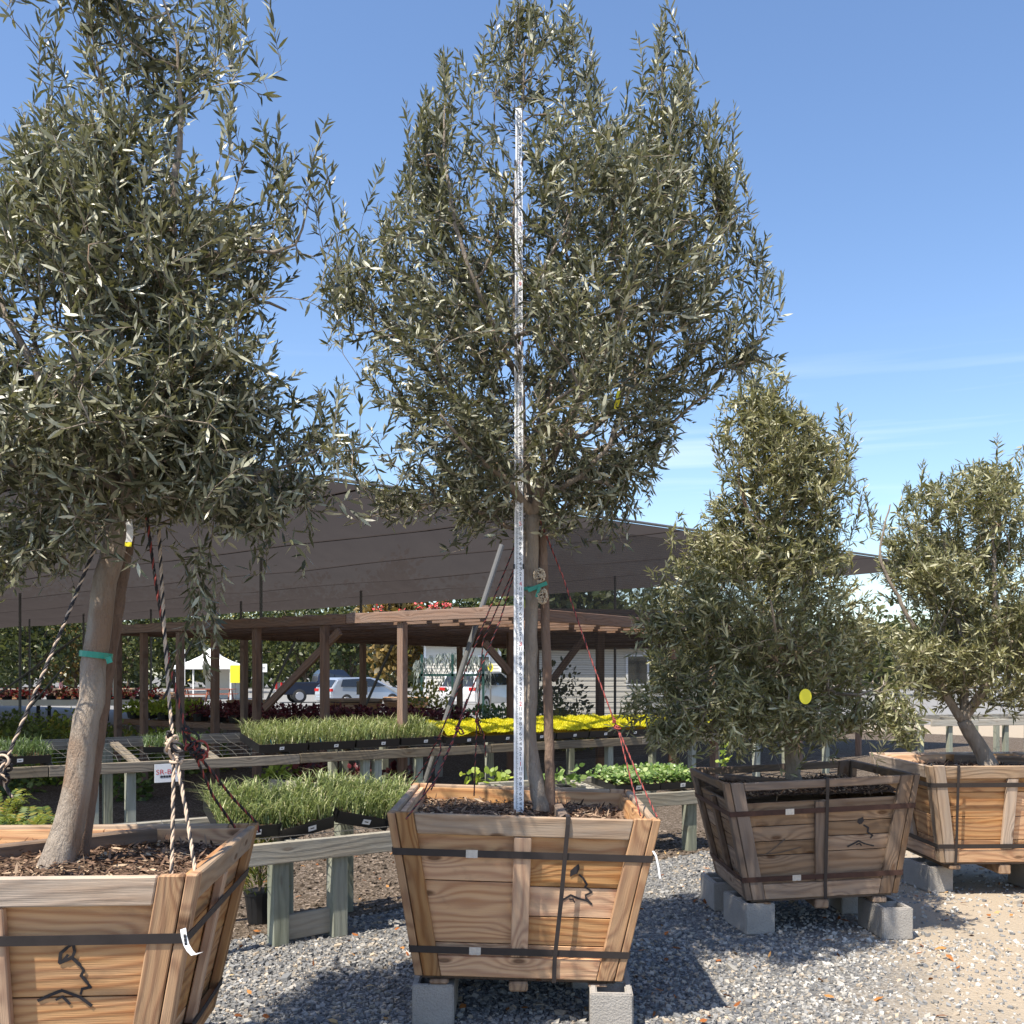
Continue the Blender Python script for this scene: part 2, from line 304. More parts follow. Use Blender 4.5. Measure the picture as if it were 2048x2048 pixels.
def groundmat():
    t = NT('gravel_and_dirt'); g = t.geo(); v = t.n('TexVoronoi', {'Vector': g, 'Scale': 62.}); v2 = t.n('TexVoronoi', {'Vector': g, 'Scale': 140.})
    r = t.n('SeparateColor', {0: v.outputs['Color']}).outputs[0]; big = t.noise(g, .9, 4, .6); fine = t.noise(g, 90, 4, .7)
    grav = t.ramp(r, [(0, (.11, .115, .12)), (.4, (.21, .21, .205)), (.75, (.3, .29, .27)), (1, (.4, .37, .33))])
    grav = t.mix(t.maprange(v.outputs['Distance'], .3, .75), grav, (.12, .115, .11))
    dirt = t.mix(fine, (.29, .235, .17), (.46, .385, .295))
    sx = t.n('SeparateXYZ', {0: g}); f = t.math('ADD', t.maprange(t.math('SUBTRACT', sx.outputs[0], t.math('MULTIPLY', t.math('SUBTRACT', sx.outputs[1], 4.), .22)), .9, 2.6), t.math('MULTIPLY', t.math('SUBTRACT', big, .5), 1.6))
    c = t.mix(t.maprange(f, .25, .8), grav, dirt)
    h = t.math('ADD', t.math('MULTIPLY', v.outputs['Distance'], -1.), t.math('MULTIPLY', v2.outputs['Distance'], -.4))
    return t.out(t.pbr(c, .92, normal=t.bump(t.math('ADD', h, t.math('MULTIPLY', fine, .3)), .55, .015), spec=.2))
M['ground'] = groundmat()
M['asphalt'] = simple('pale_gravel_lot', (.22, .215, .205), .95, 0, .18, 3., .3)
def clothmat():
    t = NT('shade_cloth'); g = t.obj(); n = t.noise(t.mapping(g, (3, .5, 1)), 1., 4, .6); w = t.n('TexWave', {'Vector': t.mapping(g, (1, 1, 1)), 'Scale': 14., 'Distortion': 1.5, 'Detail': 2.}).outputs['Fac']
    k = t.math('ADD', t.math('MULTIPLY', n, .7), t.math('MULTIPLY', w, .3)); c = t.mix(k, (.04, .033, .031), (.062, .052, .048))
    d = t.n('BsdfDiffuse', {'Color': c}).outputs[0]; tr = t.n('BsdfTranslucent', {'Color': c}).outputs[0]
    m1 = t.n('MixShader', {0: .62, 1: d, 2: tr}).outputs[0]
    return t.out(t.n('MixShader', {0: .01, 1: m1, 2: t.n('BsdfTransparent').outputs[0]}).outputs[0])
M['cloth'] = clothmat()
def screenmat():
    t = NT('shade_screen'); g = t.obj(); w = t.n('TexWave', {'Vector': g, 'Scale': 9., 'Distortion': .6}, bands_direction='Z').outputs['Fac']
    d = t.n('BsdfDiffuse', {'Color': (.06, .054, .05, 1)}).outputs[0]
    return t.out(t.n('MixShader', {0: t.maprange(w, 0, 1, .42, .58), 1: d, 2: t.n('BsdfTransparent').outputs[0]}).outputs[0])
M['screen'] = screenmat()
def carpaint(name, c, metal=.6): t = NT(name); return t.out(t.pbr(c, .3, metal, spec=.5, **{'Coat Weight': .6, 'Coat Roughness': .08}))
M['car_silver'] = carpaint('silver_car_paint', (.55, .58, .62)); M['car_navy'] = carpaint('navy_truck_paint', (.012, .017, .035), .3); M['car_white'] = carpaint('white_car_paint', (.72, .73, .75), .2)
M['glass'] = NT('dark_car_glass'); M['glass'] = M['glass'].out(M['glass'].pbr((.02, .024, .028), .06, spec=.8))
M['tyre'] = simple('tyre_rubber', (.018, .018, .019), .85); M['rim'] = simple('alloy_rim', (.5, .5, .52), .35, .8)
M['red_light'] = simple('red_light_lens', (.5, .012, .012), .2); M['chrome'] = simple('pale_metal_trim', (.6, .6, .62), .25, .8)
M['white_cloth'] = simple('white_canvas', (.8, .8, .8), .8, 0, .05, 4); M['siding'] = simple('pale_siding', (.58, .55, .48), .75, 0, .07, 4); M['trim'] = simple('white_trim', (.75, .75, .74), .6, 0, .04)
M['dark_gap'] = simple('dark_interior', (.02, .02, .02), .9); M['terracotta'] = simple('redwood_red', (.28, .09, .05), .8); M['green_post'] = simple('dark_green_post', (.01, .05, .04), .5)
M['skin'] = simple('skin', (.5, .3, .22), .6); M['pink_cloth'] = simple('pink_fabric', (.65, .3, .32), .8); M['dark_cloth'] = simple('dark_fabric', (.03, .03, .04), .85); M['straw'] = simple('straw_hat', (.6, .42, .22), .8)
M['roof_shingle'] = simple('grey_roofing', (.25, .24, .23), .9, 0, .2, 20)
# ------------------------------------------------------------------ ground
g = Geo(); g.add([(-400, -60, 0), (400, -60, 0), (400, 700, 0), (-400, 700, 0)], [[[0, 1, 2, 3]]])
tag(link_mesh('ground', g.mesh('ground', M['ground']), None, Matrix.Identity(4)), kind='structure')
BD = Vector((.74, .672, 0))                        # the way the low benches run
g = Geo(); a = Vector((-6, 2.25, .004)); b = a + BD * 30; nrm = Vector((-BD.y, BD.x, 0))
g.add([tuple(a), tuple(b), tuple(b + nrm * 26), tuple(a + nrm * 26)], [[[0, 1, 2, 3]]])
tag(link_mesh('bed_ground', g.mesh('bed_ground', M['bed']), None, Matrix.Identity(4)), kind='structure')
g = Geo(); g.add([(-160, 33, .008), (160, 33, .008), (160, 150, .008), (-160, 150, .008)], [[[0, 1, 2, 3]]])
tag(link_mesh('parking_lot', g.mesh('parking_lot', M['asphalt']), None, Matrix.Identity(4)), kind='structure')
def stones(n, d0, d1, smin, smax, bed=False):
    D = np.sqrt(RNG.random(n) * (d1 ** 2 - d0 ** 2) + d0 ** 2); x = (RNG.random(n) * 1.12 - .56) * D
    side = (x + 6) * -BD.y + (D - 2.25) * BD.x
    dirt = (x - .22 * (D - 4) - .9) / 1.7 + np.array([mnoise.noise((a * 1.1, b * 1.1, 0)) for a, b in zip(x, D)]) * .55
    keep = (side > 0) if bed else ((side < 0) & (RNG.random(n) > np.clip(dirt * 1.1, 0, .8)))
    x = x[keep]; D = D[keep]; n = len(x); s = smin + (smax - smin) * RNG.random(n) ** 2.5
    B = np.array([[-1, -1, -1], [1, -1, -1], [1, 1, -1], [-1, 1, -1], [-1, -1, 1], [1, -1, 1], [1, 1, 1], [-1, 1, 1]]) * .5
    sc = s[:, None] * (.55 + .6 * RNG.random((n, 3))); sc[:, 2] *= .7
    V = B[None] * sc[:, None, :] * (.62 + .6 * RNG.random((n, 8, 1))); a = RNG.random(n) * 6.28; c, q = np.cos(a)[:, None], np.sin(a)[:, None]
    tl = (RNG.random((n, 2)) - .5) * .9
    V[:, :, 2] += V[:, :, 0] * tl[:, :1] + V[:, :, 1] * tl[:, 1:]
    V = np.stack([V[:, :, 0] * c - V[:, :, 1] * q + x[:, None], V[:, :, 0] * q + V[:, :, 1] * c + D[:, None], V[:, :, 2] + s[:, None] * .18], -1)
    Fq = (np.arange(n) * 8)[:, None, None] + HEX[None]
    r = RNG.random(n); r = r * .62 if bed else np.clip(r + np.clip(dirt[keep], 0, .25), 0, 1)
    return V.reshape(-1, 3), Fq.reshape(-1, 4), np.repeat(r, 8)
gm = Geo()
for args in ((40000, 4.2, 6.2, .009, .027), (30000, 6.2, 9.5, .012, .03), (260, 4.3, 8, .03, .05)):
    V, Fq, r = stones(*args); gm.add(V, [Fq], 0, r)
tag(gm.obj('gravel_stone', M['stone'], rnd=True), 'loose grey gravel covering the yard in front of the benches', 'gravel', kind='stuff')
bedst = NT('brown_stone'); M['bedst'] = bedst.out(bedst.pbr(bedst.ramp(bedst.attr(), [(0, (.05, .04, .03)), (.3, (.13, .1, .075)), (.62, (.24, .19, .15))]), .9, spec=.2))
gm = Geo(); V, Fq, r = stones(26000, 5.8, 10.5, .014, .036, True); gm.add(V, [Fq], 0, r)
tag(gm.obj('brown_gravel', M['bedst'], rnd=True), 'brown gravel under the wooden benches', 'gravel', kind='stuff')
n = 420; D = np.sqrt(RNG.random(n) * (9.5 ** 2 - 4.4 ** 2) + 4.4 ** 2); x = (RNG.random(n) * .9 - .3) * D
p = np.stack([x, D, .012 + .015 * RNG.random(n)], 1); d = rand_dirs(n); d[:, 2] *= .25; nn = np.tile([0, 0, 1.], (n, 1)) + rand_dirs(n) * .5
tag(foliage('fallen_leaf_litter', p, d, nn, .03 + .04 * RNG.random(n), .012 + .022 * RNG.random(n), M['dry'], None, .4), 'dry reddish leaves scattered over the gravel', 'leaf litter', kind='stuff')
# ------------------------------------------------------------------ concrete blocks
def block_mesh():
    xs = [-.095, -.063, .063, .095]; ys = [-.195, -.163, -.015, .015, .163, .195]; gm = Geo(); solid = lambda i, j: 0 <= i < 3 and 0 <= j < 5 and not (i == 1 and j in (1, 3))
    for i in range(3):
        for j in range(5):
            if not solid(i, j): continue
            x0, x1, y0, y1 = xs[i], xs[i + 1], ys[j], ys[j + 1]
            gm.add([(x0, y0, .19), (x1, y0, .19), (x1, y1, .19), (x0, y1, .19)], [[[0, 1, 2, 3]]]); gm.add([(x0, y0, 0), (x1, y0, 0), (x1, y1, 0), (x0, y1, 0)], [[[3, 2, 1, 0]]])
            for di, dj, q in ((-1, 0, ((x0, y1), (x0, y0))), (1, 0, ((x1, y0), (x1, y1))), (0, -1, ((x0, y0), (x1, y0))), (0, 1, ((x1, y1), (x0, y1)))):
                if not solid(i + di, j + dj):
                    (ax, ay), (bx, by) = q; gm.add([(ax, ay, 0), (bx, by, 0), (bx, by, .19), (ax, ay, .19)], [[[0, 1, 2, 3]]])
    me = gm.mesh('concrete_block', M['concrete']); bm = bmesh.new(); bm.from_mesh(me); bmesh.ops.remove_doubles(bm, verts=bm.verts[:], dist=1e-5)
    ed = [e for e in bm.edges if len(e.link_faces) == 2 and e.calc_face_angle() > .5]; bmesh.ops.bevel(bm, geom=ed, offset=.006, segments=2, affect='EDGES'); bm.to_mesh(me); bm.free(); return me
BLOCK = block_mesh()
def block(x, y, rz, label):
    o = put(bpy.data.objects.new('concrete_block', BLOCK), Matrix.Translation((x, y, .002)) @ Matrix.Rotation(rz, 4, 'Z'))
    tag(o, label, 'concrete block', 'concrete blocks under the planter boxes')
# ------------------------------------------------------------------ planter boxes
EP = .038
class Planter:
    def __init__(s, q, label, woods, rim_h=.092, plank_top=None, soil=.085, seams=None, seams_r=None, mark=None, seal_pos=(), strap_t=(.585, .125), vstrap=None, strap_mat='strap', far=False, logo_solid=True):
        s.x, s.y, s.z, yaw, roll, pit, s.W, s.B, s.H, s.Vd = q
        cy, sy = math.cos(yaw), math.sin(yaw); cr_, sr = math.cos(roll), math.sin(roll); cp, sp = math.cos(pit), math.sin(pit)
        s.Mx = Matrix(((cy, -sy, 0), (sy, cy, 0), (0, 0, 1))) @ Matrix(((cr_, 0, sr), (0, 1, 0), (-sr, 0, cr_))) @ Matrix(((1, 0, 0), (0, cp, -sp), (0, sp, cp)))
        s.o = Vector((s.x, s.y, s.z)); W1, W2, W3 = woods
        T = s.T = thing('planter_box', label, 'planter box', (s.x, s.y, s.z), 'wooden planter boxes')
        rb, rt = s.H - rim_h, s.H; bt = .095; pt = plank_top or (s.H - .012)
        seams = seams or [.0, .16, .335, .515, pt]; seams_r = seams_r or seams
        for k in range(4):
            ext = EP + (.0 if k % 2 == 0 else .0245)
            def quad(nm, f0, f1, t0, t1, n0, n1, mat, bev=.004):
                # f0, f1: functions of height giving the two ends along the face
                pts = [s.fp(k, f0(t0), t0, n0), s.fp(k, f1(t0), t0, n0), s.fp(k, f1(t0), t0, n1), s.fp(k, f0(t0), t0, n1), s.fp(k, f0(t1), t1, n0), s.fp(k, f1(t1), t1, n0), s.fp(k, f1(t1), t1, n1), s.fp(k, f0(t1), t1, n1)]
                return piece(nm, pts, mat, T, bev)
            hw = lambda t: s.half(k, t)
            for side, ss in ((-1, seams), (1, seams_r)):
                for a, b in zip(ss[:-1], ss[1:]):
                    jit = random.uniform(-.0013, .0013); g_ = .0022
                    if side < 0: quad('plank', lambda t: -hw(t) + ext, lambda t: -.001, a + g_, min(b, pt) - g_, -.024, jit, W1, .0025)
                    else: quad('plank', lambda t: .001, lambda t: hw(t) - ext, a + g_, min(b, pt) - g_, -.024, jit, W1, .0025)
            pw = .078
            lim = (lambda t: hw(t) - EP - .001) if k % 2 == 0 else (lambda t: hw(t))
            for side in (-1, 1):
                jt = random.uniform(.0, .006)
                if side < 0: quad('corner_post', lambda t: -lim(t), lambda t: -lim(t) + pw, -.002, rt + jt, .003, EP, W3)
                else: quad('corner_post', lambda t: lim(t) - pw, lambda t: lim(t), -.002, rt + jt, .003, EP, W3)
            quad('rim_board', lambda t: -lim(t) + pw + .002, lambda t: lim(t) - pw - .002, rb, rt, .004, EP - .001, W2, .005)
            quad('bottom_board', lambda t: -lim(t) + pw + .002, lambda t: lim(t) - pw - .002, .0, bt, .004, EP - .001, W1)
            quad('middle_post', lambda t: -.04, lambda t: .038, bt + .003, rb - (.003 if plank_top is None else .085), .004, EP - .003, W3)
        # floor and soil
        fl = [s.L(x, y, t) for t in (-.02, .0) for x, y in ((-s.B / 2 + .03, -s.B / 2 + .03), (s.B / 2 - .03, -s.B / 2 + .03), (s.B / 2 - .03, s.B / 2 - .03), (-s.B / 2 + .03, s.B / 2 - .03))]
        piece('floor_panel', fl, M['wood_dark'], T)
        ts = s.H - soil; hx = s.half(0, ts) - EP - .026; hy = s.half(1, ts) - EP - .026; m = 26; gm = Geo(); V = []
        for j in range(m):
            for i in range(m):
                x = -hx + 2 * hx * i / (m - 1); y = -hy + 2 * hy * j / (m - 1)
                V.append(s.L(x, y, ts + .022 * mnoise.noise((x * 5 + s.x, y * 5, 1)) + .01 * mnoise.noise((x * 17, y * 17 + s.x, 2)) + .025 * math.exp(-(x * x + y * y) / .03)))
        idx = [[j * m + i, j * m + i + 1, (j + 1) * m + i + 1, (j + 1) * m + i] for j in range(m - 1) for i in range(m - 1)]
        gm.add([tuple(v) for v in V], [idx]); so = gm.obj('soil', M['soil'], T, True)
        if not far:
            n = 4200; x = (RNG.random(n) * 2 - 1) * (hx - .02); y = (RNG.random(n) * 2 - 1) * (hy - .02)
            zz = np.array([ts + .022 * mnoise.noise((a * 5 + s.x, b * 5, 1)) + .025 * math.exp(-(a * a + b * b) / .03) for a, b in zip(x, y)]) + .003 + .014 * RNG.random(n)
            p = np.array([tuple(s.L(a, b, c)) for a, b, c in zip(x, y, zz)]); d = rand_dirs(n); d[:, 2] *= .35
            ch = foliage('mulch_chip', p, d, rand_dirs(n) * .8 + np.array([[0, 0, 1.]]), .015 + .05 * RNG.random(n) ** 2, .003 + .011 * RNG.random(n), M['chip'], T, .1)
        # straps
        for i, t in enumerate(strap_t):
            gm = Geo(); w = .016
            t2 = t + random.uniform(-.006, .006)
            for k in range(4):
                h = s.half(k, t); n0, n1 = EP + .0015, EP + .0045
                e = h + .003
                gm.hexa([s.fp(k, -e, t - w, n0), s.fp(k, e, t - w, n0), s.fp(k, e, t - w, n1), s.fp(k, -e, t - w, n1), s.fp(k, -e, t + w, n0), s.fp(k, e, t + w, n0), s.fp(k, e, t + w, n1), s.fp(k, -e, t + w, n1)])
            st = gm.obj('strap', M[strap_mat], T)
            if i < len(seal_pos):
                x0 = seal_pos[i]; pl = Geo()
                def q(a, b, c, d, n0, n1): pl.hexa([s.fp(0, a, c, n0), s.fp(0, b, c, n0), s.fp(0, b, c, n1), s.fp(0, a, c, n1), s.fp(0, a, d, n0), s.fp(0, b, d, n0), s.fp(0, b, d, n1), s.fp(0, a, d, n1)])
                q(x0 - .026, x0 + .026, t - .018, t + .018, EP + .005, EP + .0075)
                for u in (-.012, .012):
                    for dz in (-.0145, .0145): q(x0 + u - .004, x0 + u + .004, t + dz - .004, t + dz + .004, EP + .0076, EP + .0105)
                pl.obj('strap_seal', M['seal'], st)
        if vstrap is not None:
            gm = Geo(); u0, u1 = vstrap; w = .0095; top = s.H + .006
            pts = [(0, u1, -.012, EP + .012), (0, u1, .1, EP + .008), (0, (u0 + u1) / 2, .36, EP + .009), (0, u0, s.H - .03, EP + .008), (0, u0, top, EP + .003), (0, u0, top + .001, -.03), (0, u0 - .012, s.H - .02, -.13)]
            for (k, a, t, n), (k2, a2, t2, n2) in zip(pts[:-1], pts[1:]):
                A, B_ = s.fp(k, a, t, n), s.fp(k, a2, t2, n2); dirn = (B_ - A).normalized(); rt_ = (s.fp(0, 1, .3, 0) - s.fp(0, 0, .3, 0)).normalized(); nn_ = rt_.cross(dirn).normalized() * .0015; rt_ = rt_ * w
                gm.hexa([A - rt_ - nn_, B_ - rt_ - nn_, B_ + rt_ - nn_, A + rt_ - nn_, A - rt_ + nn_, B_ - rt_ + nn_, B_ + rt_ + nn_, A + rt_ + nn_])
            gm.obj('vertical_strap', M['strap'], T)
        # runners under the floor
        if not far:
            for u in (-.36, 0, .36):
                u *= s.B / .94; c0 = s.L(u, -s.B / 2 + .012, -.021); c1 = s.L(u, s.B / 2 - .012, -.021); zb = .1935 if abs(u) > .1 else .2 - .04
                w = .043; pts = []
                for (c, dy) in ((c0, 0), (c1, 0)): pass
                A = [c0 + Vector((-w, 0, 0)), c0 + Vector((w, 0, 0)), c1 + Vector((w, 0, 0)), c1 + Vector((-w, 0, 0))]
                piece('runner', [Vector((v.x, v.y, min(zb, v.z - .012))) for v in A] + A, M['wood_old'], T, .008)
        if mark:
            for nm, strokes, mat in mark:
                gm = Geo(); cnt = 0
                for kind, px, w in strokes:
                    pts = [s.hit(a, b, .0016) for a, b in px]
                    if kind == 'fill':
                        c = sum(pts, Vector()) / len(pts); nn_ = s.fnorm() * .0006
                        m = len(pts); V = [tuple(v) for v in pts] + [tuple(v + nn_) for v in pts]
                        gm.add(V, [[list(range(m, 2 * m))], [[i, (i + 1) % m, m + (i + 1) % m, m + i] for i in range(m)]])
                    else:
                        for A, B_ in zip(pts[:-1], pts[1:]):
                            cnt += 1; dirn = (B_ - A).normalized(); nn_ = s.fnorm(); sd = dirn.cross(nn_) * (w * random.uniform(.38, .62)); B2 = B_ + dirn * w * .3; A2 = A - dirn * w * .2; lo = nn_ * (.00013 * (cnt % 7)); hi = nn_ * (.0007 + .00013 * (cnt % 7))
                            gm.hexa([A2 - sd + lo, B2 - sd + lo, B2 + sd + lo, A2 + sd + lo, A2 - sd + hi, B2 - sd + hi, B2 + sd + hi, A2 + sd + hi])
                gm.obj(nm, M[mat], T)
    def half(s, k, t):
        top = s.W / 2 if k % 2 == 0 else s.Vd / 2
        return s.B / 2 + (top - s.B / 2) * t / s.H
    def L(s, x, y, t): return s.o + s.Mx @ Vector((x, y, t))
    def fp(s, k, u, t, n):
        d = s.half(k + 1, t) - EP + n       # distance of this face from the axis
        v = ((u, -d), (d, u), (-u, d), (-d, -u))[k]
        return s.L(v[0], v[1], t)
    def fnorm(s): return ((s.fp(0, 1, .3, 0) - s.fp(0, 0, .3, 0)).cross(s.fp(0, 0, .5, 0) - s.fp(0, 0, .2, 0))).normalized()
    def hit(s, px, py, n):
        o = Vector((0, 0, HC)); d = P(px, py, 1) - o; nn_ = s.fnorm(); p0 = s.fp(0, 0, .3, n); return o + d * ((p0 - o).dot(nn_) / d.dot(nn_))
z3 = lambda l: [(x / 2.981, 1400 + y / 2.981) for x, y in l]
z4 = lambda l: [(700 + x / 2.981, 1400 + y / 2.981) for x, y in l]
z5 = lambda l: [(1300 + x / 3.45, 1380 + y / 3.45) for x, y in l]
Q1 = [-1.6248, 3.6484, .261, .093, .007, -.0122, 1.2258, .9328, .7261, 1.2182]
Q2 = [.0313, 5.1123, .2289, -.0038, .0307, .0058, 1.2106, .9424, .7495, 1.1773]
Q3 = [1.9076, 6.7757, .232, .0074, -.05, -.0077, 1.1904, .9366, .7342, 1.1797]
Q4 = [3.5644, 7.8672, .2525, -.0001, -.0066, .0053, 1.2209, .9477, .7072, 1.2205]
mk1 = [('painted_mark', [('line', z3([(355, 1568), (362, 1510), (398, 1478), (436, 1452), (446, 1500), (432, 1533), (392, 1552), (355, 1568)]), .009), ('line', z3([(370, 1562), (404, 1522)]), .009),
        ('line', z3([(435, 1540), (476, 1578), (500, 1612), (484, 1642), (520, 1682), (541, 1712), (490, 1722), (482, 1752)]), .009),
        ('line', z3([(228, 1792), (300, 1758), (370, 1731), (480, 1772), (545, 1820)]), .009), ('line', z3([(336, 1786), (372, 1768), (416, 1810)]), .008)], 'paint_mark')]
mk2 = [('painted_mark', [('fill', z4([(1312, 1055), (1313, 1020), (1335, 998), (1364, 976), (1369, 1005), (1355, 1035), (1330, 1043)]), 0),
        ('line', z4([(1366, 1041), (1390, 1062), (1412, 1100), (1402, 1116), (1425, 1130), (1441, 1146), (1404, 1163), (1406, 1180), (1440, 1217)]), .008),
        ('line', z4([(1250, 1203), (1316, 1163), (1360, 1183), (1412, 1196), (1440, 1217)]), .008), ('line', z4([(1308, 1188), (1330, 1187), (1338, 1205)]), .007)], 'paint_mark')]
mk3 = [('painted_mark', [('fill', z5([(1429, 912), (1436, 890), (1470, 876), (1476, 902), (1462, 922), (1446, 928)]), 0), ('line', z5([(1475, 932), (1506, 950), (1502, 980), (1536, 1003), (1522, 1020)]), .009),
        ('line', z5([(1364, 1080), (1440, 1041), (1480, 1060), (1542, 1075)]), .01), ('line', z5([(1424, 1066), (1446, 1058), (1458, 1072)]), .01)], 'paint_mark'),
       ('crack', [('line', z5([(730, 1140), (800, 1134), (860, 1090), (930, 1030)]), .006), ('line', z5([(800, 1134), (900, 1120), (1040, 1085)]), .005)], 'wood_dark')]
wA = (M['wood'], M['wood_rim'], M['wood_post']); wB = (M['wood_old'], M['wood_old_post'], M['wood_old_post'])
b1 = Planter(Q1, 'orange-brown wooden planter box in the left foreground, cut by the frame', wA, mark=mk1, strap_t=(.53, .1), soil=.075)
b2 = Planter(Q2, 'tan wooden planter box in the middle holding the tree with the measuring rod', wA, seams=[0, .15, .44, .575, .737], seams_r=[0, .15, .285, .425, .56, .737], mark=mk2, seal_pos=(-.225, -.2), strap_t=(.575, .125), vstrap=(.195, .16))
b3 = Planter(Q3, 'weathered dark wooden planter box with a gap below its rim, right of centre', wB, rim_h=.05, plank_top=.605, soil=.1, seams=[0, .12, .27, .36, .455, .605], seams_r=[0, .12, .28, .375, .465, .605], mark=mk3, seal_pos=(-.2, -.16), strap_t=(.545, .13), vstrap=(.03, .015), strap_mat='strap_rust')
b4 = Planter(Q4, 'pale wooden planter box at the right edge, farthest of the large boxes', (M['wood'], M['wood_rim'], M['wood_rim']), strap_t=(.57, .12), vstrap=(-.4, -.37))
block(-.36, 4.85, .0, 'grey concrete block under the front left of the middle planter box')
block(.45, 4.72, R(-3), 'grey concrete block under the front right of the middle planter box')
block(-.37, 5.38, 0, 'grey concrete block under the back left of the middle planter box'); block(.4, 5.4, 0, 'grey concrete block under the back right of the middle planter box')
block(1.5, 6.5, R(9), 'grey concrete block under the front left of the dark weathered planter box'); block(2.32, 6.38, R(3), 'sunlit concrete block under the front right of the dark weathered planter box')
block(1.45, 7.13, R(3), 'concrete block standing free behind the front left block of the dark planter box'); block(2.3, 7.05, 0, 'shaded concrete block under the back right of the dark planter box')
block(3.13, 7.72, R(6), 'concrete block under the front left of the pale box at the right edge'); block(2.98, 8.3, R(5), 'concrete block behind the front left block of the pale right edge box'); block(3.92, 7.72, 0, 'shaded concrete block under the right of the pale right edge box')
block(-1.95, 3.42, R(5), 'concrete block under the front of the left foreground planter box'); block(-1.3, 3.95, R(5), 'concrete block under the back of the left foreground planter box')
# braces across the boxes
def brace(label, a, b, w=.045, h=.07, mat='wood_old_post'):
    tag(piece('brace_board', bar8(a, b, w, h), M[mat], None, .006), label, 'board', 'brace boards lying in the boxes')
zs = lambda b, t: b.L(0, 0, t).z
brace('dark timber lying across the soil behind the left trunk', b1.L(-.55, -.22, .69), b1.L(.2, .54, .69), .06, .06)
brace('short timber running back from the front rim of the middle box', b2.L(.195, -.47, .70), b2.L(.18, .1, .695), .045, .06)
brace('thin dark timber lying across the soil of the weathered box', b3.L(-.36, .5, .665), b3.L(.02, -.3, .665), .035, .05)
brace('dark timber propped inside the back of the pale right edge box', b4.L(.05, .5, .665), b4.L(.52, .2, .665), .04, .07)
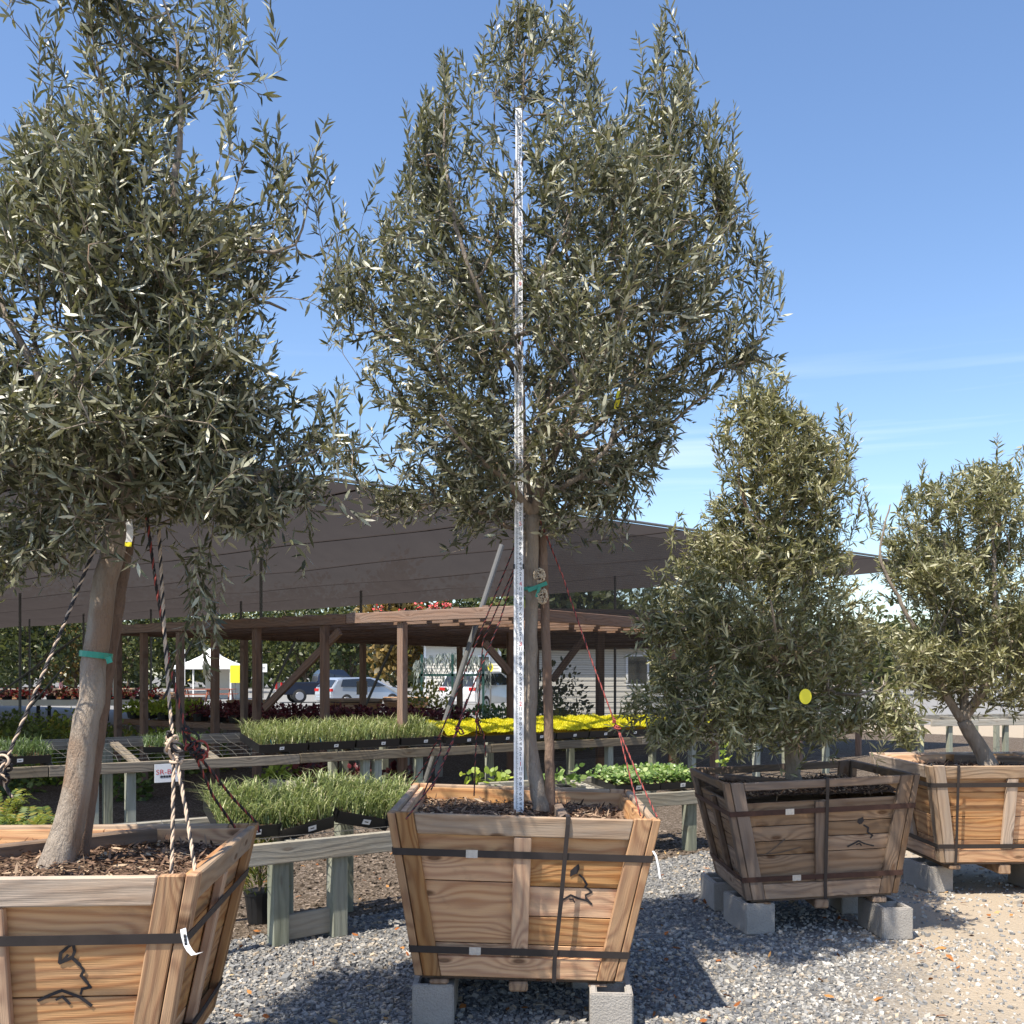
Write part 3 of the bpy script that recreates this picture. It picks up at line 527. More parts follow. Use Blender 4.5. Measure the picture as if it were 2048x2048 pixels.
# ------------------------------------------------------------------ olive trees
def olive(label, D0, trunk, limbs, rows, blobs, shoots, ntips, mat, leafL=.058, seed=1, dmax=.95, gap=-.12, up=.55, dens=1.0, group='olive trees in boxes', barkm='bark', clear=None):
    rng = np.random.default_rng(seed); rnd = random.Random(seed)
    T = thing('olive_tree', label, 'tree', trunk[0][0], group)
    pos, par, rad0, leafy = [], [], [], []
    def addn(p, pa, r=None): pos.append(np.array(tuple(p), float)); par.append(pa); rad0.append(r); return len(pos) - 1
    chains = []
    def poly(pts, start=None):          # smooth polyline with radii
        out = []; pa = start if start is not None else -1; P_ = [np.array(tuple(p), float) for p, _ in pts]; R_ = [r for _, r in pts]
        if start is not None: P_ = [pos[start]] + P_; R_ = [rad0[start] * .8 if rad0[start] else R_[0]] + R_
        ch = [start] if start is not None else []
        for i in range(len(P_) - 1):
            m = max(2, int(np.linalg.norm(P_[i + 1] - P_[i]) / .06))
            p0 = P_[max(i - 1, 0)]; p3 = P_[min(i + 2, len(P_) - 1)]
            for j in range(0 if (i == 0 and start is None) else 1, m + 1):
                t = j / m; t2, t3 = t * t, t ** 3
                q = .5 * (2 * P_[i] + (P_[i + 1] - p0) * t + (2 * p0 - 5 * P_[i] + 4 * P_[i + 1] - p3) * t2 + (-p0 + 3 * P_[i] - 3 * P_[i + 1] + p3) * t3)
                q = q + rng.normal(size=3) * .003
                pa = addn(q, pa, R_[i] + (R_[i + 1] - R_[i]) * t); ch.append(pa)
        chains.append(ch); return pa
    ftr = poly(trunk); ntr = len(pos)
    for st, pts in limbs:
        if st is None: s_ = ftr
        else: s_ = int(np.argmin([np.linalg.norm(p - np.array(tuple(st))) for p in pos]))
        poly(pts, s_)
    zr = [(HC - (py - HYP) / F * D0, (a - CXP) / F * D0, (b - CXP) / F * D0) for py, a, b in rows]; zr.sort()
    zz = np.array([r[0] for r in zr]); xl = np.array([r[1] for r in zr]); xr = np.array([r[2] for r in zr])
    zc = (zz[0] + zz[-1]) / 2; tips = []
    wgrid = np.linspace(zz[0], zz[-1], 200); wd = np.interp(wgrid, zz, xr) - np.interp(wgrid, zz, xl); cw = np.cumsum(wd ** 1.45); cw /= cw[-1]
    while len(tips) < ntips:
        z = np.interp(rng.random(), cw, wgrid); a = rng.random() * 6.2832; q = rng.random() ** .36
        l, r_ = np.interp(z, zz, xl), np.interp(z, zz, xr); hw = (r_ - l) / 2; hd = min(hw, dmax)
        x = (l + r_) / 2 + hw * q * math.cos(a); y = D0 + hd * q * math.sin(a)
        if mnoise.noise((x * 2.2 + seed * 7, y * 2.2, z * 2.2)) + .4 * mnoise.noise((x * 6, y * 6 + seed, z * 6)) < gap: continue
        low = min(1, max(0, (z - zz[0]) / (.35 * (zz[-1] - zz[0]))))
        o = np.array([x - (l + r_) / 2, y - D0, 0]) / max(hw, .1); d = o * .75 + np.array([0, 0, up * (1.6 * low - .55)]) + rng.normal(size=3) * .42
        tips.append((np.array([x, y, z]), d / np.linalg.norm(d), .16 + .2 * rng.random()))
    for px, py, D, rx, rz, ry, n, dz in blobs:
        c = np.array(tuple(P(px, py, D)))
        for _ in range(n):
            v = rng.normal(size=3); v /= np.linalg.norm(v); v *= rng.random() ** .4
            d = v * .7 + np.array([0, 0, dz]) + rng.normal(size=3) * .35
            tips.append((c + v * np.array([rx, ry, rz]), d / np.linalg.norm(d), .15 + .15 * rng.random()))
    for px, py, n, ln in shoots:                # upright (or hanging, ln < 0) leafy shoots at the outline
        for i in range(n):
            c = np.array(tuple(P(px + rng.normal() * 17 * (i > 0), py + abs(rng.normal()) * 46 * (i > 0) * (1 if ln > 0 else -1), D0 + rng.normal() * .12)))
            d = np.array([rng.normal() * .2, rng.normal() * .2, 1. if ln > 0 else -1.]); tips.append((c, d / np.linalg.norm(d), abs(ln) * (.7 + .4 * rng.random())))
    fork = pos[ntr - 1]; tips.sort(key=lambda t: np.linalg.norm((t[0] - fork) * np.array([1, 1, .8])))
    A = np.zeros((120000, 3)); A[:len(pos)] = pos; pl = np.zeros(120000); first = int(ntr * .92)
    for i in range(1, len(pos)): pl[i] = pl[par[i]] + np.linalg.norm(pos[i] - pos[par[i]]) if par[i] >= 0 else 0
    ok = np.ones(120000, bool); ok[:first] = False; ends = []
    LP, LT, LS = [], [], []
    for tip, d, ln in tips:
        b = tip - d * ln; n = len(pos); dist = np.linalg.norm(A[:n] - b, axis=1) + .22 * pl[:n]
        dist[~ok[:n]] = 1e9; i = int(np.argmin(dist)); a = pos[i]
        da = a - pos[par[i]] if par[i] >= 0 else np.array([0, 0, 1.]); da /= np.linalg.norm(da) + 1e-9
        L_ = np.linalg.norm(b - a); k = L_ * .45; c1 = a + (da * .5 + (b - a) / (L_ + 1e-6) * .5) * k; c2 = b - d * k; m = max(2, int(L_ / .07)); pa = i; ch = [i]
        for j in range(1, m + 1):
            t = j / m; q = a * (1 - t) ** 3 + 3 * c1 * t * (1 - t) ** 2 + 3 * c2 * t * t * (1 - t) + b * t ** 3
            pa = addn(q, pa); A[pa] = q; pl[pa] = pl[par[pa]] + L_ / m; ch.append(pa)
        bend = rng.normal(size=3) * .10 + np.array([0, 0, .06 if d[2] > 0 else -.04])
        m = max(3, int(ln / .05))
        for j in range(1, m + 1):
            t = j / m; q = b + d * ln * t + bend * ln * t * t; pa = addn(q, pa); A[pa] = q; pl[pa] = pl[par[pa]] + ln / m; ok[pa] = j < m * .6; ch.append(pa)
        chains.append(ch); ends.append(pa)
        # leaf pairs from the tip backwards
        pts = np.array([pos[q] for q in ch]); seg = np.linalg.norm(np.diff(pts, axis=0), axis=1); cum = np.concatenate([[0], np.cumsum(seg)])
        run = min(cum[-1], ln + .18); s = np.arange(cum[-1], cum[-1] - run, -.0205 / dens)
        Q = np.stack([np.interp(s, cum, pts[:, e]) for e in range(3)], 1); Q2 = np.stack([np.interp(np.maximum(s - .03, 0), cum, pts[:, e]) for e in range(3)], 1)
        t = unit(Q - Q2 + 1e-9); keep = rng.random(len(s)) < np.where(np.arange(len(s)) * .0205 / dens < ln, .96, .55)
        LP.append(Q[keep]); LT.append(t[keep]); LS.append(np.minimum(1, .55 + .16 * np.arange(len(s)))[keep])
    # radii
    cnt = np.zeros(len(pos))
    for e in ends: cnt[e] += 1
    for i in range(len(pos) - 1, 0, -1):
        if par[i] >= 0: cnt[par[i]] += cnt[i]
    rr = .0013 * np.maximum(cnt, 1) ** .5
    rr = np.array([max(min(r, .02) if r0 is None else 0, r0 or 0) for r, r0 in zip(rr, rad0)])
    gw = Geo(); gt = Geo()
    for ci, ch in enumerate(chains):
        r_ = rr[ch].copy()
        if ci > 0 and len(ch) > 1: r_[0] = min(r_[0], r_[1] * 1.15)
        big = r_.max() > .012
        gw.tube([pos[i] for i in ch], r_, 12 if big and ci == 0 else (7 if big else (4 if r_.max() > .004 else 3)), 0, cap=big)
    gw.obj('trunk', M[barkm], T, True)
    LP = np.concatenate(LP); LT = np.concatenate(LT); LS = np.concatenate(LS); n = len(LP)
    ph = rng.random(n) * .7 + np.arange(n) * 1.5708; rf = unit(np.cross(LT, np.array([[.3, .2, .93]]) + rng.normal(size=(n, 3)) * .02)); rf2 = np.cross(LT, rf)
    perp = rf * np.cos(ph)[:, None] + rf2 * np.sin(ph)[:, None]; PP, DD, NN, LL = [], [], [], []
    for sg in (-1, 1):
        al = R(38) + rng.normal(size=n) * .28; d = LT * np.cos(al)[:, None] + perp * sg * np.sin(al)[:, None] + rng.normal(size=(n, 3)) * .12
        PP.append(LP); DD.append(d); NN.append(LT + rng.normal(size=(n, 3)) * .35); LL.append(leafL * LS * (.75 + .5 * rng.random(n)))
    PP, DD, NN, LL = map(np.concatenate, (PP, DD, NN, LL))
    if clear is not None: kk = clear(PP + DD / np.linalg.norm(DD, axis=1)[:, None] * LL[:, None] * .5); PP, DD, NN, LL = PP[kk], DD[kk], NN[kk], LL[kk]
    foliage('foliage', PP, DD, NN, LL, LL * (.19 + .06 * rng.random(len(LL))), M[mat], T, .1, rng.random(len(PP)))
    return T, len(PP)
def tr(*l): return [(P(px, py, D), r) for px, py, D, r in l]
# tree in the middle box
base2 = b2.L(.1, .08, .665)
t2, n2 = olive('tall slender olive tree in the middle box, beside the measuring rod', 5.15,
    [(base2, .062), (base2 + Vector((0, 0, .05)), .047), (P(1062, 1500, 5.22), .037), (P(1062, 1300, 5.22), .034), (P(1063, 1130, 5.2), .034), (P(1064, 1030, 5.2), .04)],
    [(None, tr((1050, 940, 5.2, .026), (1040, 760, 5.2, .021), (1030, 560, 5.15, .017), (1032, 380, 5.15, .012), (1045, 200, 5.15, .007), (1050, 90, 5.15, .004))),
     (None, tr((1100, 930, 5.15, .025), (1160, 800, 5.05, .02), (1230, 660, 5.0, .015), (1290, 480, 5.05, .010), (1320, 300, 5.1, .006), (1325, 130, 5.1, .003))),
     (None, tr((1130, 950, 5.35, .02), (1250, 860, 5.45, .011), (1350, 760, 5.5, .006), (1400, 680, 5.5, .004))),
     (None, tr((1000, 940, 5.3, .02), (900, 800, 5.45, .014), (810, 690, 5.4, .01), (740, 600, 5.3, .006))),
     (P(1040, 760, 5.2), tr((980, 640, 5.0, .013), (920, 480, 4.9, .010), (890, 300, 4.95, .006), (893, 170, 5.0, .003))),
     (P(1050, 900, 5.2), tr((1090, 820, 5.5, .014), (1130, 640, 5.75, .01), (1170, 440, 5.7, .006), (1180, 300, 5.6, .004))),
     (None, tr((1080, 950, 5.0, .011), (1090, 860, 4.8, .007), (1070, 780, 4.7, .004))), (None, tr((1010, 960, 4.95, .012), (930, 890, 4.65, .008), (880, 830, 4.5, .005)))],
    [(-20, 1010, 1100), (60, 985, 1140), (130, 965, 1180), (210, 955, 1215), (280, 930, 1260), (340, 850, 1390), (420, 790, 1430), (490, 740, 1460), (560, 705, 1480), (640, 705, 1480), (720, 710, 1450), (800, 710, 1415), (860, 720, 1375), (930, 740, 1325), (990, 790, 1270), (1030, 860, 1220)],
    [(800, 1010, 5.0, .16, .10, .2, 16, -.2), (1215, 1020, 5.1, .16, .14, .2, 22, -.5), (1270, 950, 5.0, .14, .12, .2, 16, -.4), (690, 900, 5.2, .08, .10, .15, 10, -.1), (1480, 720, 5.3, .12, .1, .2, 14, .1), (690, 560, 5.2, .1, .16, .15, 20, .6), (868, 320, 5.1, .12, .33, .15, 46, .8), (1335, 290, 5.1, .14, .42, .17, 60, .8), (1440, 390, 5.1, .1, .3, .15, 30, .8)],
    [(895, 95, 7, .34), (845, 190, 7, .34), (880, 200, 8, .3), (1325, 25, 8, .4), (1350, 130, 9, .34), (1290, 170, 8, .3), (1440, 205, 6, .34), (1465, 300, 9, .3), (1400, 230, 8, .3), (1050, 5, 8, .3), (1000, 0, 6, .3), (1130, 15, 7, .3), (1170, 60, 6, .3), (965, 90, 5, .26), (770, 410, 9, .3), (700, 455, 7, .3), (665, 520, 8, .3), (740, 470, 8, .28), (815, 300, 7, .3), (1535, 520, 6, .24), (1500, 430, 7, .28), (1490, 560, 7, .26), (1235, 1085, 4, -.3)],
    1420, 'olive', .057, 11, .95, .02, clear=lambda q: ~((abs(q[:, 0] - (1037.5 - CXP) / F * 5.09 + .91 * (5.09 - q[:, 1])) < .04) & (q[:, 1] < 5.09) & (RNG.random(len(q)) < .6)) & (~((abs(q[:, 0] - (1037.5 - CXP) / F * 5.09) < .045) & (q[:, 1] < 5.12)) | (RNG.random(len(q)) < .16)))
# tree in the left box
base1 = P(112, 1742, 3.62)
t1, n1 = olive('large leaning olive tree in the left foreground box', 3.85,
    [(base1 + Vector((0, 0, -.04)), .085), (base1 + Vector((.01, 0, .05)), .06), (P(150, 1600, 3.66), .05), (P(180, 1400, 3.7), .045), (P(205, 1200, 3.76), .043), (P(235, 1060, 3.8), .042), (P(250, 990, 3.82), .042)],
    [(None, tr((300, 860, 3.85, .03), (338, 700, 3.88, .026), (341, 520, 3.9, .021), (348, 370, 3.9, .015), (362, 220, 3.88, .009), (345, 60, 3.85, .005), (300, -60, 3.85, .003))),
     (None, tr((228, 830, 3.95, .022), (208, 620, 4.0, .018), (205, 420, 4.0, .012), (215, 250, 3.95, .007), (190, 100, 3.9, .004))),
     (None, tr((150, 880, 3.75, .02), (70, 740, 3.6, .014), (0, 600, 3.6, .009), (-40, 470, 3.6, .005))),
     (None, tr((330, 930, 3.75, .014), (430, 850, 3.7, .009), (530, 790, 3.75, .005))),
     (P(340, 560, 3.9), tr((400, 515, 3.9, .012), (500, 500, 3.9, .009), (590, 490, 3.9, .005), (620, 380, 3.85, .003))),
     (None, tr((262, 950, 3.6, .013), (250, 880, 3.4, .008), (240, 820, 3.3, .004))), (None, tr((200, 940, 4.1, .018), (90, 850, 4.4, .012), (20, 700, 4.5, .007))),
     (P(338, 700, 3.88), tr((420, 640, 4.1, .012), (500, 600, 4.3, .008), (570, 620, 4.35, .005)))],
    [(-170, 180, 380), (-60, 100, 440), (40, 105, 440), (110, 110, 425), (180, 120, 400), (230, 130, 400), (300, 60, 480), (380, 10, 560), (450, -40, 585), (520, -70, 600), (600, -100, 600), (700, -130, 615), (800, -150, 635), (900, -160, 610), (980, -150, 560), (1040, -130, 500)],
    [(70, 1110, 3.6, .2, .12, .25, 34, -.3), (520, 1040, 3.7, .16, .1, .2, 24, -.35), (590, 1000, 3.8, .08, .1, .15, 10, -.2), (150, 1090, 3.5, .06, .1, .1, 8, -.5), (420, 1010, 3.5, .1, .08, .2, 12, -.3), (-20, 1120, 3.7, .15, .12, .2, 14, -.3), (635, 860, 3.9, .05, .08, .15, 8, .3)],
    [(632, 240, 1, .34), (655, 345, 2, .3), (610, 330, 1, .3), (470, 180, 4, .26), (515, 235, 4, .26), (560, 310, 5, .3), (585, 330, 3, .28), (660, 425, 3, .26), (85, 20, 5, .24), (80, 190, 5, .24), (75, 200, 4, .2), (30, 300, 6, .28), (60, 290, 6, .28), (480, -10, 5, .28), (440, -30, 6, .25), (400, 1345, 5, -.42), (425, 1300, 4, -.34), (610, 1130, 3, -.2), (260, 590, 9, .3), (330, 610, 8, .3), (480, 800, 6, .26), (560, 800, 6, .26), (650, 770, 6, .24)],
    1480, 'olive', .054, 23, .95, .03)
# tree in the dark box
base3 = b3.L(.0, .02, .63)
t3, n3 = olive('bushy olive tree in the dark weathered box, right of the middle tree', 6.75,
    [(base3, .07), (base3 + Vector((-.01, 0, .08)), .052), (P(1578, 1440, 6.77), .042), (P(1566, 1330, 6.77), .04)],
    [(None, tr((1560, 1240, 6.75, .026), (1540, 1120, 6.7, .018), (1490, 1010, 6.7, .012), (1480, 900, 6.7, .007), (1530, 800, 6.7, .004))),
     (None, tr((1600, 1220, 6.75, .024), (1620, 1080, 6.8, .017), (1660, 960, 6.8, .01), (1680, 880, 6.8, .005))),
     (None, tr((1480, 1270, 6.6, .014), (1410, 1220, 6.6, .008))), (None, tr((1640, 1300, 6.5, .014), (1690, 1260, 6.4, .008))),
     (None, tr((1560, 1300, 6.4, .015), (1550, 1260, 6.1, .009), (1540, 1200, 5.95, .005))), (None, tr((1560, 1290, 7.1, .015), (1580, 1200, 7.4, .009), (1600, 1120, 7.5, .006)))],
    [(760, 1480, 1575), (820, 1450, 1610), (880, 1420, 1680), (950, 1400, 1700), (1040, 1390, 1690), (1120, 1340, 1700), (1200, 1300, 1740), (1280, 1290, 1770), (1360, 1290, 1785), (1420, 1290, 1770), (1470, 1320, 1680)],
    [(1340, 1480, 6.4, .26, .1, .25, 40, -.5), (1770, 1440, 6.2, .22, .12, .25, 44, -.45), (1800, 1470, 6.0, .12, .07, .15, 16, -.4), (1270, 1400, 6.5, .08, .16, .15, 14, -.1), (1470, 1500, 6.2, .12, .07, .15, 10, -.6), (1300, 1250, 6.6, .14, .25, .2, 22, .1), (1660, 1480, 6.3, .1, .06, .15, 10, -.6)],
    [(1545, 715, 5, .3), (1575, 775, 6, .3), (1500, 770, 6, .3), (1685, 830, 6, .28), (1705, 890, 6, .28), (1650, 870, 6, .28), (1460, 850, 6, .28), (1720, 960, 5, .26), (1610, 830, 5, .26)],
    1400, 'olive_far', .06, 38, .85, -.05, .4)
base4 = b4.L(.1, .02, .62)
t4, n4 = olive('olive tree with a forked trunk in the pale box at the right edge', 7.9,
    [(base4, .085), (base4 + Vector((-.02, 0, .1)), .062), (P(1925, 1440, 7.9), .05)],
    [(None, tr((1895, 1395, 7.9, .03), (1850, 1300, 7.85, .02), (1790, 1180, 7.8, .014), (1760, 1110, 7.8, .01), (1780, 1010, 7.8, .005))),
     (None, tr((1965, 1385, 7.85, .04), (1985, 1320, 7.8, .03), (1990, 1200, 7.8, .02), (1985, 1060, 7.9, .012), (1980, 940, 7.9, .006))),
     (None, tr((1930, 1330, 8.0, .025), (1905, 1180, 8.1, .016), (1880, 1050, 8.1, .009), (1850, 980, 8.1, .005))), (P(1985, 1320, 7.8), tr((2060, 1250, 7.7, .016), (2110, 1150, 7.7, .009)))],
    [(930, 1940, 2010), (980, 1800, 2040), (1040, 1770, 2090), (1120, 1760, 2130), (1200, 1760, 2160), (1300, 1780, 2160), (1360, 1810, 2130), (1400, 1850, 2080)],
    [(1830, 1330, 7.6, .2, .3, .3, 30, 0), (2040, 1390, 7.6, .2, .08, .2, 16, -.4)],
    [(1985, 885, 5, .3), (1850, 930, 6, .3), (1875, 940, 5, .26), (1815, 960, 5, .26), (2020, 930, 6, .28), (2040, 900, 5, .28), (1960, 930, 5, .26), (1910, 980, 5, .26)],
    1050, 'olive_far', .062, 51, .85, .02, .45)
print('leaves', n1, n2, n3, n4)
# ------------------------------------------------------------------ measuring rod
def glyphs(txt):
    cu = bpy.data.curves.new('t', 'FONT'); cu.body = txt; cu.size = 1; o = bpy.data.objects.new('t', cu); col.objects.link(o)
    dg = bpy.context.evaluated_depsgraph_get(); me = o.evaluated_get(dg).to_mesh(); me.calc_loop_triangles()
    V = np.array([v.co[:] for v in me.vertices]); T_ = np.array([t.vertices[:] for t in me.loop_triangles]); bpy.data.objects.remove(o); bpy.data.curves.remove(cu)
    mn, mx = V.min(0), V.max(0); V = (V - mn) / np.maximum(mx - mn, 1e-6); return V, T_, (mx - mn)[0] / max((mx - mn)[1], 1e-6)
GC = {}
def text(gm, txt, o, ax, ay, w, h, mi=0):
    if txt not in GC: GC[txt] = glyphs(txt)
    V, T_, asp = GC[txt]; w = min(w, asp * h * 1.4) if w is None or txt in ('1',) else w
    ax = np.array(tuple(ax)); ay = np.array(tuple(ay)); o = np.array(tuple(o))
    gm.add(o + (V[:, :1] - .5) * w * ax + (V[:, 1:2] - .5) * h * ay, [T_], mi)
RD = 5.09; rx = (1037.5 - CXP) / F * RD; sc_r = .3048 * RD / 5.215; rz0 = HC - (1647 - HYP) / F * RD; rtop = HC + (1350 - 217) / F * RD
rod = thing('measuring_rod', 'white telescopic measuring rod with black inch and red foot numbers', 'measuring rod', (rx, RD, rz0))
joints = [rz0, P(0, 1136, RD).z, P(0, 690, RD).z, P(0, 330, RD).z, rtop]; wds = [.0245, .0218, .0192, .0165]; fr = []
for i in range(4):
    gm = Geo(); w = wds[i]; gm.box((rx, RD + .002, (joints[i] + joints[i + 1]) / 2 + (.0 if i == 0 else -.004)), (w, .011 - .0018 * i, (joints[i + 1] - joints[i]) / 2 + (0 if i == 0 else .004))); gm.obj('rod_section', M['rod'], rod)
    fr.append(RD + .002 - .011 + .0018 * i)
    if i:
        gm = Geo()
        for sg in (-1, 1): gm.box((rx + sg * (wds[i - 1] - .001), RD - .004, joints[i] + .006), (.0045, .0085, .012))
        gm.obj('joint_clip', M['black_plastic'], rod)
gp, gr = Geo(), Geo(); inch = sc_r / 12; k = 3
while rz0 + k * inch < rtop - .02:
    z = rz0 + k * inch; i = sum(z > j for j in joints[1:4]); y = fr[i] - .0008; w = wds[i]
    ft = k % 12 == 0; s_ = str(k // 12) if ft else str(k % 12)
    gr = Geo(); text(gr if ft else gp, s_, (rx + w * .36, y, z), (1, 0, 0), (0, 0, 1), .0125 if s_ not in ('1',) else .003, .0165 if not ft else .0205)
    if ft: gr.obj('red_numeral', M['red_print'], rod)
    for q in range(4):
        l = (.0115, .007, .009, .007)[q]; x0 = rx - w * .6; zz_ = z + q * inch / 4
        gp.hexa(box8((x0 + l / 2, y + .0003, zz_), (l / 2, .0003, .0011)))
    k += 1
tag(gp.obj('black_numeral_print', M['print'], rod), kind='stuff')
# ------------------------------------------------------------------ stakes, ties, tags
def stake(label, pts, rads):
    gm = Geo(); gm.tube(pts, rads, 12, 0, True); o = gm.obj('tree_stake', M['bark_stake'], None, True); tag(o, label, 'stake')
M['bark_stake'] = bark('stake_pole', (.30, .21, .155), (.17, .105, .075), (.24, .13, .08), .8)
def stretch(pts, rads, m=14):
    out, rr = [], []
    for i in range(len(pts) - 1):
        for j in range(m): out.append(pts[i].lerp(pts[i + 1], j / m) + Vector((random.gauss(0, .0012), random.gauss(0, .0012), 0))); rr.append((rads[i] * (m - j) + rads[i + 1] * j) / m * random.uniform(.97, 1.03))
    return out + [pts[-1]], rr + [rads[-1]]
s_ = stretch([P(1102, 1622, 5.17) + Vector((0, 0, -.05)), P(1096, 1400, 5.2), P(1088, 1180, 5.22), P(1084, 1060, 5.24)], [.025, .024, .023, .023]); stake('slender reddish wooden stake beside the middle trunk', *s_)
s_ = stretch([P(150, 1722, 3.78) + Vector((0, 0, -.06)), P(185, 1500, 3.82), P(215, 1300, 3.86), P(252, 1070, 3.9)], [.04, .038, .036, .034]); stake('thick weathered wooden stake tied behind the left trunk', *s_)
def band(c, t, r, w, n=18):
    gm = Geo(); t = Vector(t).normalized(); u = t.cross(Vector((0, 1, 0))).normalized(); v = t.cross(u)
    for j in range(n):
        a0, a1 = j * 2 * math.pi / n, (j + 1) * 2 * math.pi / n; f = lambda a, q, h: c + (u * math.cos(a) + v * math.sin(a)) * q + t * h
        gm.hexa([f(a0, r, -w), f(a1, r, -w), f(a1, r + .002, -w), f(a0, r + .002, -w), f(a0, r, w), f(a1, r, w), f(a1, r + .002, w), f(a0, r + .002, w)])
    return gm
gm = band(P(192, 1310, 3.735), (.11, .03, 1), .056, .011); gm.bar(P(216, 1314, 3.68), P(220, 1326, 3.68), .004, .02); tag(gm.obj('tie_tape', M['green_tape']), 'green plastic tape wrapped round the left trunk', 'tape')
gm = band(P(1064, 1178, 5.2), (0, 0, 1), .041, .009); gm.bar(P(1056, 1181, 5.14), P(1094, 1166, 5.15), .004, .02); gm.bar(P(1079, 1174, 5.13), P(1073, 1194, 5.13), .004, .014); tag(gm.obj('tie_tape', M['green_tape']), 'green plastic tape holding twine to the middle trunk', 'tape')
gm = Geo()
for (px, py, rx_, rz_) in ((1079, 1151, .03, .036), (1085, 1192, .028, .04)):
    c = P(px, py, 5.14); v = rand_dirs(70)
    for q in v:
        a = Vector(q); n_ = rand_dirs(1)[0]; pts = []
        for j in range(6):
            d = (a + Vector(n_) * (j - 2.5) * .16).normalized() * random.uniform(.86, 1.06); pts.append(c + Vector((d.x * rx_, d.y * .026, d.z * rz_)))
        gm.tube(pts, .0022, 4)
tag(gm.obj('twine_bundle', M['twine'], None, True), 'pale coiled twine bundle hanging on the middle trunk', 'twine')
def rope(label, runs, r, mats, knots=(), pitch=.03, tails=()):
    T = thing('guy_rope', label, 'rope', runs[0][-1], 'guy ropes steadying the trees'); gm = Geo()
    for pts in runs:
        pts = [Vector(p) for p in pts]; ln = [0]
        for a, b in zip(pts[:-1], pts[1:]): ln.append(ln[-1] + (b - a).length)
        n = max(8, int(ln[-1] / pitch * 5)); s = np.linspace(0, ln[-1], n); Q = np.stack([np.interp(s, ln, [p[e] for p in pts]) for e in range(3)], 1)
        Q[:, 2] -= np.sin(s / ln[-1] * math.pi) * .004 * ln[-1]
        t = unit(np.gradient(Q, axis=0)); u = unit(np.cross(t, np.array([[0, 1., .1]]))); v = np.cross(t, u)
        for k in range(3):
            ph = s / pitch * 2 * math.pi / 1. * .5 + k * 2.094; gm.tube(Q + (u * np.cos(ph)[:, None] + v * np.sin(ph)[:, None]) * r * .55, r * .62, 5, k)
    gm.obj('cord', [M[m] for m in mats], T, True)
    for c, sz in knots:
        gk = Geo(); rg = np.random.default_rng(int(abs(c.x * 1000)) + 5)
        for k in range(5):
            m = 16; a = np.linspace(0, 6.283 * (.8 + .3 * rg.random()), m); ax = unit(rg.normal(size=3)); u = unit(np.cross(ax, [.3, .5, .8])); v = np.cross(ax, u)
            Q = np.array(tuple(c)) + rg.normal(size=3) * sz * .35 + (np.cos(a)[:, None] * u + np.sin(a)[:, None] * v * .7) * sz * (.5 + .5 * rg.random()) + ax * (a / 6.28)[:, None] * sz * .3
            gk.tube(Q, r * .85, 5, k % 3)
        gk.obj('knot', [M[m] for m in mats], T, True)
RB = ('rope_dark', 'rope_red', 'rope_dark'); RT = ('rope_tan', 'rope_dark', 'rope_tan'); RK = ('rope_dark', 'rope_dark', 'rope_tan')
rope('dark rope running left from the left tree to a knot at the frame edge', [[P(222, 1015, 3.76), P(120, 1265, 3.5), P(16, 1512, 3.3)], [P(16, 1512, 3.3), P(4, 1560, 3.28), P(24, 1596, 3.28)], [P(10, 1520, 3.3), P(-30, 1610, 3.1)]], .0056, RK, [(P(14, 1524, 3.3), .03), (P(8, 1555, 3.29), .022)])
rope('pale braided rope hanging to the front of the left box with a knot halfway', [[P(318, 1060, 3.85), P(330, 1280, 3.7), P(340, 1420, 3.6), P(348, 1500, 3.5)], [P(348, 1500, 3.5), P(346, 1620, 3.4), P(343, 1752, 3.3)], [P(350, 1500, 3.5), P(372, 1620, 3.38), P(392, 1752, 3.22), P(386, 1778, 3.16)]], .0062, RT, [(P(347, 1500, 3.49), .03), (P(346, 1475, 3.52), .018), (P(352, 1520, 3.48), .02)], .036)
rope('dark rope from the left tree to the back right corner of its box', [[P(294, 1035, 3.85), P(312, 1170, 3.86), P(340, 1330, 3.9), P(372, 1462, 3.95)], [P(374, 1462, 3.95), P(388, 1500, 3.97)], [P(388, 1505, 3.97), P(425, 1590, 4.1), P(470, 1655, 4.2)], [P(392, 1505, 3.97), P(470, 1600, 4.2), P(514, 1646, 4.34), P(519, 1665, 4.33)], [P(366, 1462, 3.95), P(372, 1490, 3.95), P(392, 1500, 3.97)]], .0056, ('rope_dark', 'rope_red', 'rope_dark'), [(P(392, 1502, 3.96), .034), (P(380, 1490, 3.96), .03), (P(374, 1458, 3.95), .014), (P(402, 1512, 3.96), .022)])
rope('red and black cord from the middle tree to the left rim of its box', [[P(1045, 1050, 5.18), P(1024, 1105, 5.15), P(965, 1252, 5.12), P(889, 1448, 5.1), P(876, 1476, 5.1)], [P(876, 1476, 5.1), P(850, 1530, 5.2), P(822, 1570, 5.35)], [P(878, 1476, 5.1), P(882, 1500, 5.1), P(846, 1590, 5.0)]], .0036, RB, [(P(876, 1478, 5.1), .012)], .022)
rope('red and black cord tied in a bow near the yellow sedum, left of the rod', [[P(1046, 1085, 5.15), P(1000, 1240, 5.05), P(938, 1392, 4.9), P(917, 1455, 4.85)], [P(934, 1398, 4.9), P(912, 1460, 4.85)], [P(915, 1458, 4.85), P(870, 1560, 4.65), P(812, 1638, 4.47)], [P(917, 1458, 4.85), P(862, 1580, 4.7)], [P(915, 1456, 4.85), P(923, 1458, 4.84), P(928, 1468, 4.84), P(920, 1468, 4.84), P(915, 1458, 4.85)]], .0036, RB, [(P(916, 1457, 4.85), .012)], .022)
